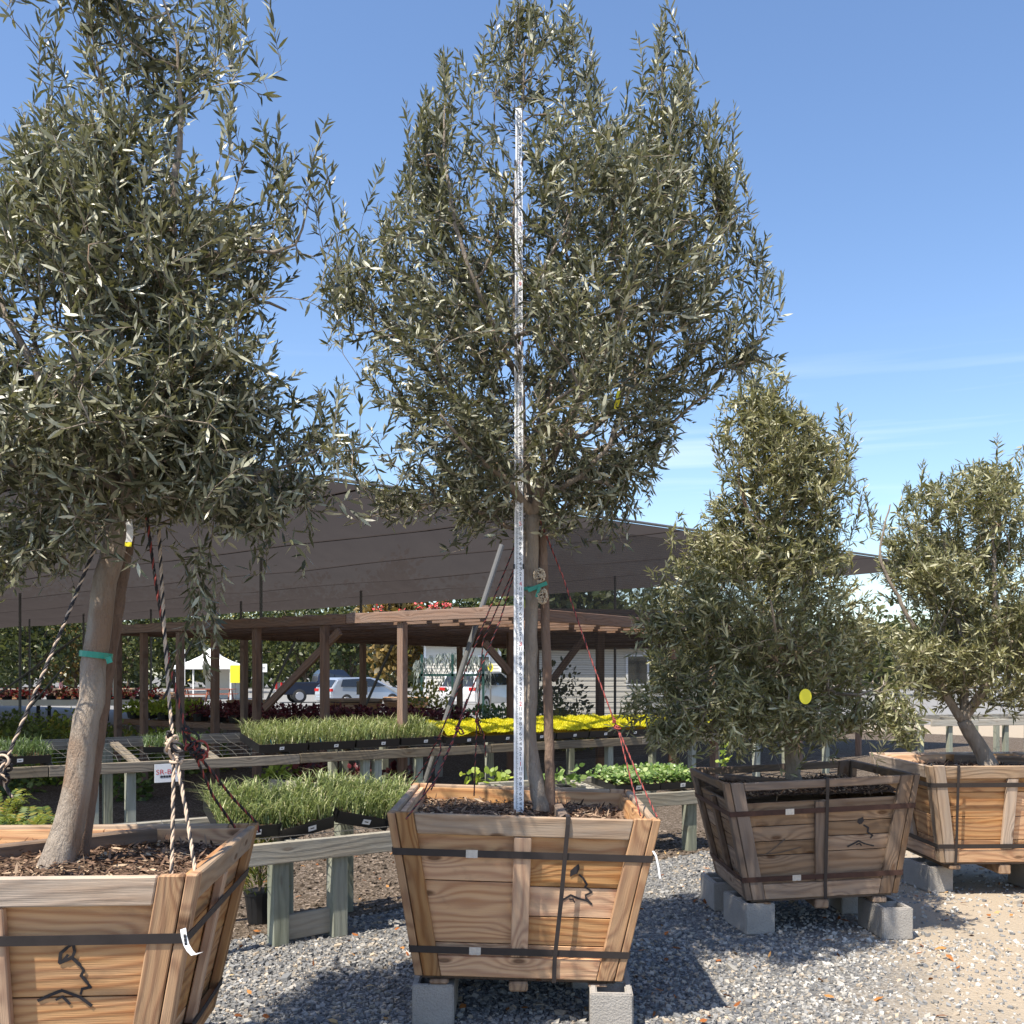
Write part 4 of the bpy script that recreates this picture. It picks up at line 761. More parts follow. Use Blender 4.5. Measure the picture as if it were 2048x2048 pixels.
rope('thin red cord hanging into the soil of the middle box left of the rod', [[P(1040, 1110, 5.12), P(966, 1280, 5.2), P(958, 1400, 5.2), P(954, 1440, 5.2)], [P(954, 1440, 5.2), P(948, 1592, 5.2)], [P(955, 1442, 5.2), P(968, 1470, 5.2), P(972, 1515, 5.2)], [P(944, 1424, 5.2), P(950, 1420, 5.2), P(954, 1440, 5.2), P(962, 1470, 5.2)]], .0034, RB, [(P(954, 1441, 5.2), .011)], .022)
rope('red cord from the middle tree to the right rim of its box', [[P(1080, 1040, 5.2), P(1125, 1150, 5.15), P(1180, 1310, 5.0), P(1228, 1440, 4.88), P(1238, 1466, 4.86)], [P(1238, 1466, 4.86), P(1262, 1560, 4.72), P(1281, 1632, 4.62)], [P(1240, 1466, 4.86), P(1280, 1560, 4.7), P(1314, 1634, 4.55)]], .0036, ('rope_red', 'rope_red', 'rope_dark'), [(P(1234, 1456, 4.87), .014), (P(1229, 1443, 4.88), .01)], .022)
def strip(name, pts, w, mat, label, cat, side=(1, 0, 0), extra=None):
    T = thing(name, label, cat, pts[0]); gm = Geo(); sd = Vector(side) * w
    for a, b in zip(pts[:-1], pts[1:]):
        th = (b - a).normalized().cross(sd).normalized() * .0006
        gm.hexa([a - sd - th, b - sd - th, b + sd - th, a + sd - th, a - sd + th, b - sd + th, b + sd + th, a + sd + th])
    gm.obj('strip', mat, T)
    if extra: gm = Geo(); gm.bar(extra[0], extra[1], .024, .0012, 0, (0, 1, 0)); gm.obj('coloured_end', M['yellow_tag'], T)
    return T
T = strip('plant_tag', [P(362, 1842, 3.14), P(366, 1856, 3.135), P(368, 1872, 3.13), P(373, 1890, 3.128), P(380, 1902, 3.12), P(388, 1910, 3.11), P(400, 1905, 3.11)], .009, M['white_label'], 'curled white paper tag looped on the strap of the left box', 'tag', (.98, 0, .18))
gm = Geo()
for i in range(9): gm.hexa(box8(P(369 + .35 * i, 1868 + 2.6 * i, 3.1265), (.004, .0004, .0011 + .0006 * (i % 3))))
gm.obj('barcode_print', M['print'], T)
strip('ribbon_tag', [P(1306, 1702, 4.36), P(1312, 1712, 4.35), P(1317, 1735, 4.35), P(1320, 1757, 4.35)], .0042, M['white_label'], 'white ribbon hanging from the strap of the middle box', 'ribbon')
strip('hang_tag', [P(257, 1038, 3.76), P(260, 1060, 3.75), P(259, 1078, 3.75), P(257, 1084, 3.75)], .012, M['white_label'], 'white tag with a yellow end hanging at the top of the left trunk', 'tag', (.95, .2, 0), [P(257, 1084, 3.75), P(256, 1093, 3.75)])
gm = Geo(); c = P(1611, 1393, 5.98); m = 20; V = [tuple(c + Vector((math.cos(a) * .036, dy, math.sin(a) * .045))) for dy in (0, .0015) for a in np.arange(m) * 2 * math.pi / m]
gm.add(V, [[list(range(m))], [list(range(2 * m - 1, m - 1, -1))], [[i, m + i, m + (i + 1) % m, (i + 1) % m] for i in range(m)]]); tag(gm.obj('round_tag', M['yellow_tag']), 'round yellow tag hanging in the bushy olive tree', 'tag')
strip('leaf_tag', [P(1238, 782, 4.6), P(1236, 800, 4.58), P(1232, 818, 4.58)], .011, M['yellow_tag'], 'yellow ribbon tag high in the middle olive tree', 'tag', (.9, .3, 0))
# ------------------------------------------------------------------ nursery benches and trays
UP = Vector((0, 0, 1))
TD = Vector((.805, .593, 0)); TP = Vector((-4.61, 9.4, .75))
def bench(label, p0, d, length, depth, slope, zf, rail_h, legs, mats, mesh=True, name='nursery_bench', rails=2.4, leg_w=.09, cross=.8, brace=False, group='wooden nursery benches'):
    """front rail starts at p0 and runs along d; the top rises towards the back"""
    d = Vector(d).normalized(); nb = Vector((-d.y, d.x, 0)); T = thing(name, label, 'bench', (p0.x, p0.y, 0), group); rm, lm = mats
    top = lambda t, w, dz=0.: Vector((p0.x, p0.y, zf)) + d * t + nb * w + UP * (slope * w + dz)
    n = max(1, round(length / rails)); L_ = length / n
    for w in (0, depth):
        for i in range(n):
            piece('rail', bar8(top(i * L_ + .003, w, -rail_h / 2), top((i + 1) * L_ - .003, w, -rail_h / 2 + random.uniform(-.008, .008)), .042, rail_h), rm, T, .005)
    for t in np.arange(.15, length, cross):
        piece('cross_bar', bar8(top(t, .024, -.03), top(t, depth - .024, -.03), .09, .036), rm, T, .004)
    for tq in legs:
        for w in (.024 + leg_w / 2, depth - .024 - leg_w / 2):
            t = (tq[0] if w < depth / 2 else tq[1]) if isinstance(tq, tuple) else tq
            c = top(t, w, -.005); c.z = (c.z - .036 + 0) / 2
            piece('leg', box8(c, (leg_w / 2, leg_w / 2, c.z), math.atan2(d.y, d.x)), lm, T, .005)
    if mesh:
        gm = Geo()
        for t in np.arange(.02, length, .15): gm.tube([top(t, .02, .004), top(t + .05, depth * .3, -.012), top(t - .02, depth * .6, .012), top(t + .03, depth - .02, .004)], .0028, 3)
        for w in np.arange(.07, depth, .15): gm.tube([top(0, w, .011), top(length, w, .011)], .0028, 3)
        tag(gm.obj('wire_mesh', M['wire'], T), kind='stuff')
    return top
tall = bench('long tall bench of weathered boards carrying grass and yellow sedum trays', TP - TD * 2.2, TD, 15.2, .95, .2, .75, .105, [1.0, 2.95, 3.3, 5.9, 6.05, 6.6, 8.2, 9.6, 11.2, 12.6, 14.3], (M['wood_tall'], M['wood_green']))
LD = Vector((.82, .572, 0)); LP0 = Vector((-2.05, 5.53, 0))
low1 = bench('low grey bench between the left and middle planter boxes', LP0, LD, 1.75, .7, .12, .62, .125, [(.86, 1.12), (1.24, 1.55)], (M['wood_grey'], M['wood_green']), leg_w=.1)
piece('stretcher', bar8(low1(.9, .09, -.54), low1(1.2, .09, -.53), .04, .15), M['wood_grey'], bpy.data.objects[[o.name for o in bpy.data.objects if o.get('label', '').startswith('low grey bench between')][0]])
LD2 = Vector((.9, .44, 0)); p2 = Vector((.05, 8.5, 0))
low2 = bench('low bench with ivy trays between the middle and dark planter boxes', p2, LD2, 2.0, .8, .1, .55, .12, [.35, 1.78], (M['wood_grey'], M['wood_green']), leg_w=.1)
FD = Vector((.97, .24, 0)); pf = G(1862, 1440, .75)
farb = bench('weathered bench standing behind the forked tree at the right edge', pf, FD, 4.2, 1.0, .05, .75, .12, [.45, 1.7, 2.2, 3.3], (M['wood_grey'], M['wood_green']), rails=4.2)
def tray(label, o, d, nbv, up, L_, Wd, H_, plant, mat, sticker=True, name='plant_tray', group='black plant trays on the benches', nb=900, hh=.12, tagblue=False):
    d, nbv, up = Vector(d).normalized(), Vector(nbv).normalized(), Vector(up).normalized(); T = thing(name, label, 'plant tray', o, group)
    q = lambda a, b, c: o + d * a + nbv * b + up * c
    gm = Geo(); th = .006; fl = .015
    def wall(a0, b0, a1, b1, s_):
        A, B_ = q(a0, b0, 0), q(a1, b1, 0); t_ = (B_ - A).normalized(); n_ = t_.cross(up) * th
        gm.hexa([A, B_, B_ - n_, A - n_, A + up * H_ + n_ * .9, B_ + up * H_ + n_ * .9, B_ + up * H_ - n_ * .1, A + up * H_ - n_ * .1])
    wall(0, 0, L_, 0, 0); wall(L_, 0, L_, Wd, 1); wall(L_, Wd, 0, Wd, 2); wall(0, Wd, 0, 0, 3)
    gm.hexa([q(.002, .002, 0), q(L_ - .002, .002, 0), q(L_ - .002, Wd - .002, 0), q(.002, Wd - .002, 0), q(.002, .002, .008), q(L_ - .002, .002, .008), q(L_ - .002, Wd - .002, .008), q(.002, Wd - .002, .008)])
    gm.obj('tray', M['black_plastic'], T)
    gm = Geo(); e = .009; gm.hexa([q(e, e, .012), q(L_ - e, e, .012), q(L_ - e, Wd - e, .012), q(e, Wd - e, .012), q(e, e, H_ - .008), q(L_ - e, e, H_ - .008), q(L_ - e, Wd - e, H_ - .008), q(e, Wd - e, H_ - .008)]); gm.obj('soil', M['soil'], T)
    a = RNG.random(nb) * L_; b = RNG.random(nb) * Wd; base = np.array([tuple(q(x, y, H_ - .008)) for x, y in zip(a, b)])
    if plant == 'grass':
        V, Tt, r = blades(base, hh * (.4 + .8 * RNG.random(nb)), .005 + .005 * RNG.random(nb), .3 + 1.1 * RNG.random(nb))
        tag(link_mesh('grass', mesh_np('grass', V, [Tt], M[mat], None, r), T), kind='stuff')
    else:
        if plant == 'mat':
            m = 14; gv = []
            hgt = lambda x, y: H_ + .045 + .05 * max(0, .6 + .8 * mnoise.noise((o.x * 3 + x * 5, o.y * 3 + y * 5, 0))) * min(1, (x + .16) / .2, (L_ - x + .16) / .2) - .02 * (y < .03)
            for j in range(m):
                for i in range(m):
                    x, y = -.012 + (L_ + .024) * i / (m - 1), -.02 + (Wd + .03) * j / (m - 1); gv.append(tuple(q(x, y, hgt(x, y) - .006)))
            gm = Geo(); gm.add(gv, [[[j * m + i, j * m + i + 1, (j + 1) * m + i + 1, (j + 1) * m + i] for j in range(m - 1) for i in range(m - 1)]], 0, .0); tag(gm.obj('sedum_mat', M[mat], T, True, True), kind='stuff')  # mat takes the darkest sedum tone: shade between the leaves put into the colour
            a = RNG.random(nb) * (L_ + .02) - .01; b = RNG.random(nb) * (Wd + .03) - .022; base = np.array([tuple(q(x, y, hgt(x, y) - .004 - (.02 * RNG.random() if y < 0 else 0))) for x, y in zip(a, b)])
            dd = rand_dirs(nb) * .7 + np.array([[0, -.15, 1.]]); s_ = hh * (.6 + .8 * RNG.random(nb)); foliage('sedum_leaf', base, dd, rand_dirs(nb), s_, s_ * .45, M[mat], T)
        else:
            base[:, 2] += hh * RNG.random(nb) ** .7 * 1.4; dd = rand_dirs(nb); dd[:, 2] = abs(dd[:, 2]) * .5; s_ = hh * (.35 + .45 * RNG.random(nb)); foliage('leaf_cluster', base, dd, np.array([[0, -.4, 1.]]) + rand_dirs(nb) * .7, s_, s_ * .8, M[mat], T)
    if sticker:
        x = L_ * (.5 + random.uniform(-.1, .15)); gm = Geo(); u = d; lab = lambda a, c, e: q(a, -.0065, c) - nbv * e
        x0, x1, c0, c1 = x - .026, x + .026, H_ * .28, H_ * .28 + .034
        gm.hexa([lab(x0, c0, 0), lab(x1, c0 + .002, 0), lab(x1, c0 + .002, -.001), lab(x0, c0, -.001), lab(x0, c1, .002), lab(x1, c1 + .002, .002), lab(x1, c1 + .002, .001), lab(x0, c1, .001)]); st = gm.obj('label_sticker', M['white_label'], T)
        gm = Geo(); cc = (c0 + c1) / 2 + .001; gm.hexa([lab(x - .012, cc - .003, .0018), lab(x + .012, cc - .003, .0018), lab(x + .012, cc - .003, .001), lab(x - .012, cc - .003, .001), lab(x - .012, cc + .003, .0022), lab(x + .012, cc + .003, .0022), lab(x + .012, cc + .003, .0014), lab(x - .012, cc + .003, .0014)]); gm.obj('printed_line', M['print'], st)
    if tagblue:
        gm = Geo(); gm.bar(q(L_ * .3, .03, H_ * .4), q(L_ * .22, .02, H_ + .045), .012, .002); gm.obj('plant_label', M['blue_tag'], T)
M['blue_tag'] = simple('blue_plastic_label', (.02, .25, .4), .4)
TN = Vector((-TD.y, TD.x, .2)).normalized(); TU = TD.cross(TN).normalized()
tt = lambda t, w=.03: tall(t + 2.2, w, .016)
names = ['first', 'second', 'third', 'fourth', 'fifth', 'sixth', 'seventh', 'eighth', 'ninth', 'tenth']
tray('black tray of thin grass at the far left of the tall bench', tt(-.75), TD, TN, TU, .54, .42, .08, 'grass', 'grass_dark', nb=800, hh=.12)
tray('black tray of grass just left of the leaning trunk on the tall bench', tt(-.18), TD, TN, TU, .54, .42, .08, 'grass', 'grass_dark', nb=800, hh=.12)
ty = math.atan2(TD.y, TD.x) - .3; d_ = Vector((math.cos(ty), math.sin(ty), 0)); nb_ = Vector((-d_.y, d_.x, .2)).normalized()
tray('black grass tray standing askew and alone on the bare wire of the tall bench', tt(1.28, .24), d_, nb_, d_.cross(nb_), .54, .3, .06, 'grass', 'grass_dark', nb=700, hh=.1, sticker=False)
for i, t in enumerate((2.42, 3.0, 3.58, 4.17)):
    tray('black tray of long green grass, %s of four in the row on the tall bench' % names[i], tt(t, .03 + .01 * i), TD, TN, TU, .55, .55, .09, 'grass', 'grass', nb=1050, hh=.2, tagblue=i < 2)
for i in range(9):
    tray('tray of bright yellow sedum, %s from the grass trays on the tall bench' % names[i], tt(4.78 + i * .56, .03), TD, TN, TU, .54, .52, .085, 'mat', 'sedum', nb=2600 if i < 6 else 900, hh=.021)
# trays on the low benches
def low_tray(label, pxa, pxb, D, tilt, mat='grass', L_=.46, Wd=.42):
    a, b = P(*pxa, D), P(*pxb, D + .18); d = (b - a); L_ = d.length; d.normalize(); nb_ = Vector((-d.y, d.x, 0)).normalized(); nb_ = (nb_ + UP * tilt).normalized(); up = d.cross(nb_).normalized()
    tray(label, a, d, nb_, up, L_, Wd, .08, 'grass', mat, nb=1000, hh=.15, group='black grass trays on the low bench', tagblue=False)
low_tray('black grass tray half hidden by the left planter box on the low bench', (440, 1683), (560, 1671), 5.95, .35)
low_tray('black grass tray tilting up to the right on the low bench', (563, 1684), (668, 1655), 6.12, .35)
low_tray('black grass tray tilting down to the right beside the middle planter box', (671, 1645), (772, 1662), 6.35, .35)
low_tray('black grass tray tucked behind the left corner of the middle planter box', (774, 1655), (860, 1650), 6.5, .3)
ln = Vector((-LD2.y, LD2.x, .1)).normalized()
for i, nm in enumerate(('black tray of ivy right of the middle planter box', 'black tray of ivy against the dark planter box')):
    tray(nm, low2(.98 + i * .47, .05, .016), LD2, ln, LD2.cross(ln), .46, .42, .06, 'leafy', 'ivy', nb=900, hh=.07, group='ivy trays on the low bench')
for i, (px, py) in enumerate(((985, 1555), (1130, 1552))):
    c = P(px, py, 9.4); n = 60; p = np.array(tuple(c)) + RNG.normal(size=(n, 3)) * np.array([.14, .1, .035]); dd = rand_dirs(n); s_ = .05 + .05 * RNG.random(n)
    T = thing('leafy_plant', ('young bright green plant just left of the rod behind the middle box', 'young bright green plant behind the back rim of the middle box')[i], 'plant', (c.x, c.y, .6), 'bright leafy plants'); foliage('leaf_cluster', p, dd, rand_dirs(n) + np.array([[0, -.5, .6]]), s_, s_ * .7, M['ivy' if i else 'lime'], T)
    gm = Geo(); gm.tube([c - UP * .25, c - UP * .08], [.06, .075], 10); gm.obj('pot', M['black_plastic'], T)
# price sign on the tall bench
sg = P(333, 1546, 10.05); T = thing('price_sign', 'white sign with red letters hung on the tall bench rail', 'sign', sg); sd = TD; gm = Geo(); fw = TD.cross(UP) * 1.0
def board(gm, c, w, h, th, d=sd): n_ = d.cross(UP); gm.hexa([c - d * w - UP * h + n_ * 0, c + d * w - UP * h, c + d * w - UP * h - n_ * th, c - d * w - UP * h - n_ * th, c - d * w + UP * h, c + d * w + UP * h, c + d * w + UP * h - n_ * th, c - d * w + UP * h - n_ * th])
board(gm, sg, .115, .09, .006); gm.obj('panel', M['white_label'], T)
gm = Geo(); board(gm, sg - fw * .0065, .12, .095, .004); gm.obj('backing', M['black_plastic'], T)
gm = Geo(); text(gm, 'SR-B3.', sg + fw * .0012 - UP * -.012 + sd * -.0, tuple(sd), (0, 0, 1), .2, .048); tag(gm.obj('red_lettering', M['red_print'], T), kind='stuff')
gm = Geo()
for i in range(14): board(gm, sg + fw * .0012 - UP * .034 + sd * (-.06 + i * .0085), .0022 + .0012 * (i % 3), .011, .0006)
tag(gm.obj('barcode_print', M['print'], T), kind='stuff')
# ------------------------------------------------------------------ plants at the left, potted conifer, vine
def fern(label, c, n, r, mat='fern', hgt=.5, cat='fern', name='fern', group=None):
    T = thing(name, label, cat, c, group); PP, DD, NN, SS = [], [], [], []; gm = Geo()
    for i in range(n):
        a = RNG.random() * 6.28; l = hgt * (.7 + .6 * RNG.random()); o = np.array([math.cos(a), math.sin(a), 0]); s_ = np.linspace(.12, 1, 24); sp = r * (.5 + .7 * RNG.random())
        Q = np.array(tuple(c)) + o * (s_[:, None] ** 1.4) * sp + np.array([0, 0, 1]) * (l * np.sin(s_ * 1.9) / 1.0)[:, None] + RNG.normal(size=3) * .03; t = unit(np.gradient(Q, axis=0)); gm.tube(Q, .0022, 3)
        for sg_ in (-1, 1):
            pr = unit(np.cross(t, [[0, 0, 1.]])) * sg_; PP.append(Q); DD.append(pr + t * .45); NN.append(np.cross(pr, t) * sg_ + RNG.normal(size=Q.shape) * .15); SS.append((.06 * np.sin(np.linspace(.35, 3.0, 24)) + .012) * (hgt / .5))
    gm.obj('stem_bundle', M['fern'], T); PP, DD, NN, SS = map(np.concatenate, (PP, DD, NN, SS)); foliage('frond_cluster', PP, DD, NN, SS, SS * .3, M[mat], T)
for i, (px, py, D, n, lab) in enumerate(((-40, 1760, 6.6, 46, 'yellow-green fern cut by the left frame edge behind the box'), (40, 1750, 6.9, 50, 'yellow-green fern behind the left box, left of the trunk'), (105, 1745, 7.2, 36, 'yellow-green fern nearest the leaning trunk behind the left box'), (-10, 1700, 8.0, 40, 'yellow-green fern at the back of the clump on the left'))):
    c = G(px, 1350 + 1.58 * F / D, .02); fern(lab, c, n, .3, 'fern', .46 + .05 * (i % 2), group='ferns behind the left box')
c = G(520, 1846, 0); T = thing('potted_conifer', 'small feathery conifer in a black pot under the low bench', 'potted plant', c); gm = Geo(); gm.tube([c, c + UP * .2], [.075, .1], 16); gm.tube([c + UP * .19, c + UP * .21], [.104, .104], 16); gm.obj('pot', M['black_plastic'], T)
n = 700; h = RNG.random(n); a = RNG.random(n) * 6.28; rr_ = .16 * (1 - h * .75) * np.sqrt(RNG.random(n)); p = np.array(tuple(c)) + np.stack([np.cos(a) * rr_, np.sin(a) * rr_, .2 + .36 * h], 1); dd = np.stack([np.cos(a), np.sin(a), .9 + 0 * a], 1) + rand_dirs(n) * .3; foliage('foliage', p, dd, rand_dirs(n), .04 + .05 * RNG.random(n), .006 + .006 * RNG.random(n), M['fern'], T)
gm = Geo(); gm.tube([c + UP * .18, c + UP * .5], [.012, .004], 6); gm.obj('stem', M['bark_dark'], T)
T = thing('trailing_vine', 'pale yellow vine hanging behind the dark planter box', 'vine', P(1450, 1500, 8.6)); pts = [P(1449, 1485, 8.6), P(1452, 1500, 8.58), P(1446, 1512, 8.57), P(1452, 1526, 8.56), P(1450, 1545, 8.56)]; gm = Geo(); gm.tube(pts, .003, 4); gm.obj('stem', M['ivy'], T)
p = np.array([tuple(pts[i % 5] + Vector((random.gauss(0, .015), random.gauss(0, .02), random.gauss(0, .025)))) for i in range(40)]); s_ = .03 + .02 * RNG.random(40); foliage('leaf_cluster', p, rand_dirs(40), rand_dirs(40) + np.array([[0, -1, .3]]), s_, s_ * .8, M['lime'], T)
# ------------------------------------------------------------------ pergola
E1 = Vector((.797, -.604, 0)); E2 = Vector((.604, .797, 0)); PA = Vector((-6.1, 15.7, 0)); PZ = 2.35
T = PG = thing('pergola', 'brown timber pergola standing behind the tall bench', 'pergola', PA); pg = lambda s, t, z: PA + E1 * s + E2 * t + UP * z
def rail(a, b, w, h): piece('rail', bar8(a, b, w, h), M['wood_perg'], T, .006)
for a, b in ((-.05, 2.5), (2.51, 5.1), (5.11, 7.7)): rail(pg(a, 0, PZ - .06), pg(b, 0, PZ - .06 + random.uniform(-.01, .01)), .045, .125)
for t in (0, 4.2, 8.4): rail(pg(0, t + .03, PZ - .075), pg(0, t + 4.19, PZ - .075), .045, .14); rail(pg(7.6, t + .03, PZ - .075), pg(7.6, t + 4.19, PZ - .075), .045, .14)
for i, t in enumerate(np.arange(.55, 12.6, .62)): piece('roof_joist', bar8(pg(.03, t, PZ - .07), pg(7.57, t, PZ - .07), .04, .11), M['wood_perg'], T, .004)
for i, s in enumerate(np.arange(.1, 7.6, .42)): piece('roof_slat', bar8(pg(s, .05, PZ + .012), pg(s, 12.5, PZ + .012), .09, .02), M['wood_perg'], T, 0)
for s in (0, .69, 1.59, 2.4, 3.3, 4.63, 5.97): piece('post', box8(pg(s, .07, (PZ - .125) / 2), (.046, .046, (PZ - .125) / 2), math.atan2(E1.y, E1.x)), M['wood_perg'], T, .005)
for t in (2.42, 5.25, 8.16, 11): piece('post', box8(pg(.05, t, (PZ - .15) / 2), (.05, .05, (PZ - .15) / 2), math.atan2(E1.y, E1.x)), M['wood_perg'], T, .005)
for t in (5.1, 8.4, 11.5): piece('post', box8(pg(7.55, t, (PZ - .15) / 2), (.05, .05, (PZ - .15) / 2), math.atan2(E1.y, E1.x)), M['wood_perg'], T, .005)
piece('brace', bar8(pg(4.85, .12, PZ - .2), pg(3.4, .12, 1.15), .05, .1), M['wood_perg'], T); 
for px in (1022, 1200, 1345): c = P(px, 1350, 15.2 + (px - 1022) * .004); piece('post', box8(Vector((c.x, c.y, 1.2)), (.055, .055, 1.2), .3), M['wood_perg'], T, .005)
rail(P(1004, 1226, 15.1), P(1420, 1232, 16.9), .06, .16); piece('brace', bar8(P(968, 1285, 14.9), P(1019, 1345, 15.1), .06, .1), M['wood_perg'], T); piece('brace', bar8(P(1168, 1275, 15.7), P(1105, 1360, 15.5), .06, .1), M['wood_perg'], T)
# ------------------------------------------------------------------ shade house
SZ = 3.9; SC = Vector((9.3, 21.9, SZ)); S1 = Vector((-.762, -.648, 0)); S2 = Vector((-.776, .63, 0))
SH = thing('shade_house', 'dark shade cloth roof on steel pipes over the benches', 'shade structure', (0, 20, 0))
k = 0
for i in range(9):
    w0, w1 = i * 2.9 - (.1 if i else 0), (i + 1) * 2.9; gm = Geo(); m = 24; V = []
    for j in range(m):
        t = 50 * (j / (m - 1)) ** 1.25
        for w in (w0, (w0 * 2 + w1) / 3, (w0 + 2 * w1) / 3, w1):
            sag = -.07 * math.sin(math.pi * (w - w0) / (w1 - w0)) - .05 * abs(math.sin(t * .52)) + .04 * mnoise.noise((t * .4, w * .3, 3)) + (w - w0) * .004
            V.append(tuple(SC + S1 * w + S2 * t + UP * (sag * min(1, t))))
    gm.add(V, [[[j * 4 + e, j * 4 + e + 1, j * 4 + e + 5, j * 4 + e + 4] for j in range(m - 1) for e in range(3)]]); gm.obj('cloth_panel', M['cloth'], SH, True)
gm = Geo(); gm.tube([SC + S1 * -.3 + UP * .03, SC + S1 * 26 + UP * .03], .022, 8); gm.obj('edge_pipe', M['pipe'], SH)
def pipe(a, b, r=.028): gm = Geo(); gm.tube([a, b], r, 10); gm.obj('pipe', M['pipe'], SH)
for px, py in ((40, 1180), (59, 1235), (167, 1222), (302, 1215), (482, 1197), (522, 1108), (722, 1176), (1230, 1150), (1660, 1130)):
    D = (SZ - HC) * F / (1350 - py); x = (px - CXP) / F * D; pipe(Vector((x, D, 0)), Vector((x, D, SZ - .03)), .03 if D < 25 else .036)
pipe(P(1004, 1090, 13.4), P(842, 1590, 13.0), .036); pipe(P(592, 1279, 24), P(520, 1430, 24), .03); pipe(P(788, 1283, 22), P(700, 1480, 22), .03)
pipe(P(395, 1262, 26), P(300, 1450, 24), .028); pipe(P(160, 1270, 26), P(-20, 1400, 26), .028); pipe(P(130, 1330, 20), P(40, 1440, 20), .02)
# hanging screen on the right part of the shade house
gm = Geo(); a = Vector((.35, 14.6, 0)); dd = Vector((.762, .648, 0)); m = 9; V = []
for i in range(m):
    for z in (.35, 1.5, 2.6, 3.78): V.append(tuple(a + dd * (i * .8) + UP * z + Vector((-.648, .762, 0)) * (.05 * math.sin(i * 1.3) * (4 - z) / 3)))
gm.add(V, [[[i * 4 + e, (i + 1) * 4 + e, (i + 1) * 4 + e + 1, i * 4 + e + 1] for i in range(m - 1) for e in range(3)]]); o = gm.obj('hanging_screen', M['screen'], SH, True)
# ------------------------------------------------------------------ plants on the shaded benches
BDR = E1
hb = bench('shaded bench of leafy plants under the pergola', G(235, 1437, .75), E1, 8.8, .9, .05, .75, .11, [.4, 2.2, 4, 5.8, 7.6], (M['wood_perg'], M['wood_grey']), mesh=False, group='background benches')
def clump(name, label, cat, c, rx, rz, n, size, mat, asp=.8, group=None, pot=True, ry=None):
    T = thing(name, label, cat, c, group); v = rand_dirs(n) * (RNG.random((n, 1)) ** .45); v[:, 2] = abs(v[:, 2]) * 1.0
    p = np.array(tuple(c)) + v * np.array([rx, ry or rx, rz]) + np.array([0, 0, .1 if pot else 0.]); s_ = size * (.6 + .7 * RNG.random(n)); foliage('foliage', p, rand_dirs(n) * .7 + v, v + np.array([[0, -.4, .7]]) + rand_dirs(n) * .4, s_, s_ * asp, M[mat], T)
    if pot:
        gm = Geo(); c = Vector(c); gm.tube([c, c + UP * .13], [rx * .5, rx * .6], 10); gm.obj('pot', M['black_plastic'], T)
    return T
for i in range(7):
    for w in (.22, .65): clump('lime_plant', 'lime green leafy plant on the shaded bench, %s from the left in the %s row' % (names[i], 'front' if w < .5 else 'back'), 'plant', hb(.25 + i * .0 + i * .5, w, 0), .27, .24, 190, .075, 'lime', group='lime plants on the shaded bench') if i < 4 and True else None
names += ['eleventh', 'twelfth', 'thirteenth', 'fourteenth', 'fifteenth', 'sixteenth', 'seventeenth']
for i in range(12):
    for w in (.22, .66): clump('heuchera', 'dark red heuchera on the shaded bench, %s from the left in the %s row' % (names[i], 'front' if w < .5 else 'back'), 'plant', hb(2.35 + i * .52, w, 0), .26, .22, 230, .06, 'heuchera', group='heucheras on the shaded bench')
for i, (px, py, D) in enumerate(((610, 1620, 12.6), (660, 1612, 12.8), (720, 1625, 12.4), (800, 1625, 12.2), (560, 1620, 12.5))): clump('heuchera', ('red heuchera seen under the tall bench, second from the left', 'red heuchera seen under the tall bench, third from the left', 'red heuchera seen under the tall bench, fourth from the left', 'red heuchera seen under the tall bench, nearest the middle box', 'yellow-green plant seen under the tall bench')[i], 'plant', Vector(((px - CXP) / F * D, D, .22)), .24, .2, 120, .08, 'heuchera' if i < 4 else 'lime', group='plants under the tall bench')
T = thing('retaining_timber', 'pale timber edging on the ground below the tall bench', 'timber', G(700, 1600, .1)); 
for i in range(3): piece('board', bar8(P(540 + i * 90, 1575 + i * 6, 12.2) , P(626 + i * 90, 1583 + i * 6, 11.9), .06, .2), M['wood_grey'], T)
# left: mixed plants and flower bench
fb = bench('pale bench of red flowers far left behind the trees', Vector((-18.5, 34.5, 0)), Vector((1, .02, 0)), 6.6, 1.0, .0, .76, .2, [.5, 2.5, 4.5, 6.3], (M['trim'], M['dark_gap']), mesh=False, group='background benches', rails=6.6)
for i in range(13): clump('bedding_flower', '%s on the pale bench far left, %s from the left' % ('green bedding plants' if i < 2 else ('red bedding flowers', 'red bedding flowers', 'pink bedding flowers')[i % 3], names[i]), 'flowers', fb(.3 + i * .5, .4, .0), .3, .3, 130, .1, ('flower_red', 'flower_red', 'flower_pink')[i % 3] if i > 1 else 'green', group='bedding flowers on the pale bench')
spec = []
names = names[:17] + ['eighteenth', 'nineteenth', 'twentieth'] + ['twenty-' + q for q in names[:9]] + ['thirtieth'] + ['thirty-' + q for q in names[:9]]
for i in range(62):
    D = random.uniform(13.0, 21) if i < 46 else random.uniform(22, 31); px = random.uniform(-60, 430 if i < 46 else 230)
    if D < 15 and px > 260: continue
    spec.append((px, D, random.choice(('green', 'green', 'green_y', 'lime', 'green', 'fern')), random.uniform(.28, .5), random.uniform(.45, .85)))
cntr = {}
for px, D, mt, rx_, rz_ in sorted(spec):
    k = cntr[mt] = cntr.get(mt, -1) + 1
    clump('border_plant', '%s border plant behind the tall bench, %s of its kind from the left' % ({'green': 'green leafy', 'green_y': 'yellowing', 'lime': 'lime coloured', 'fern': 'feathery'}[mt], names[k]), 'plant', Vector(((px - CXP) / F * D, D, .0)), rx_, rz_, 230, .09, mt, group='border plants behind the tall bench', pot=False)
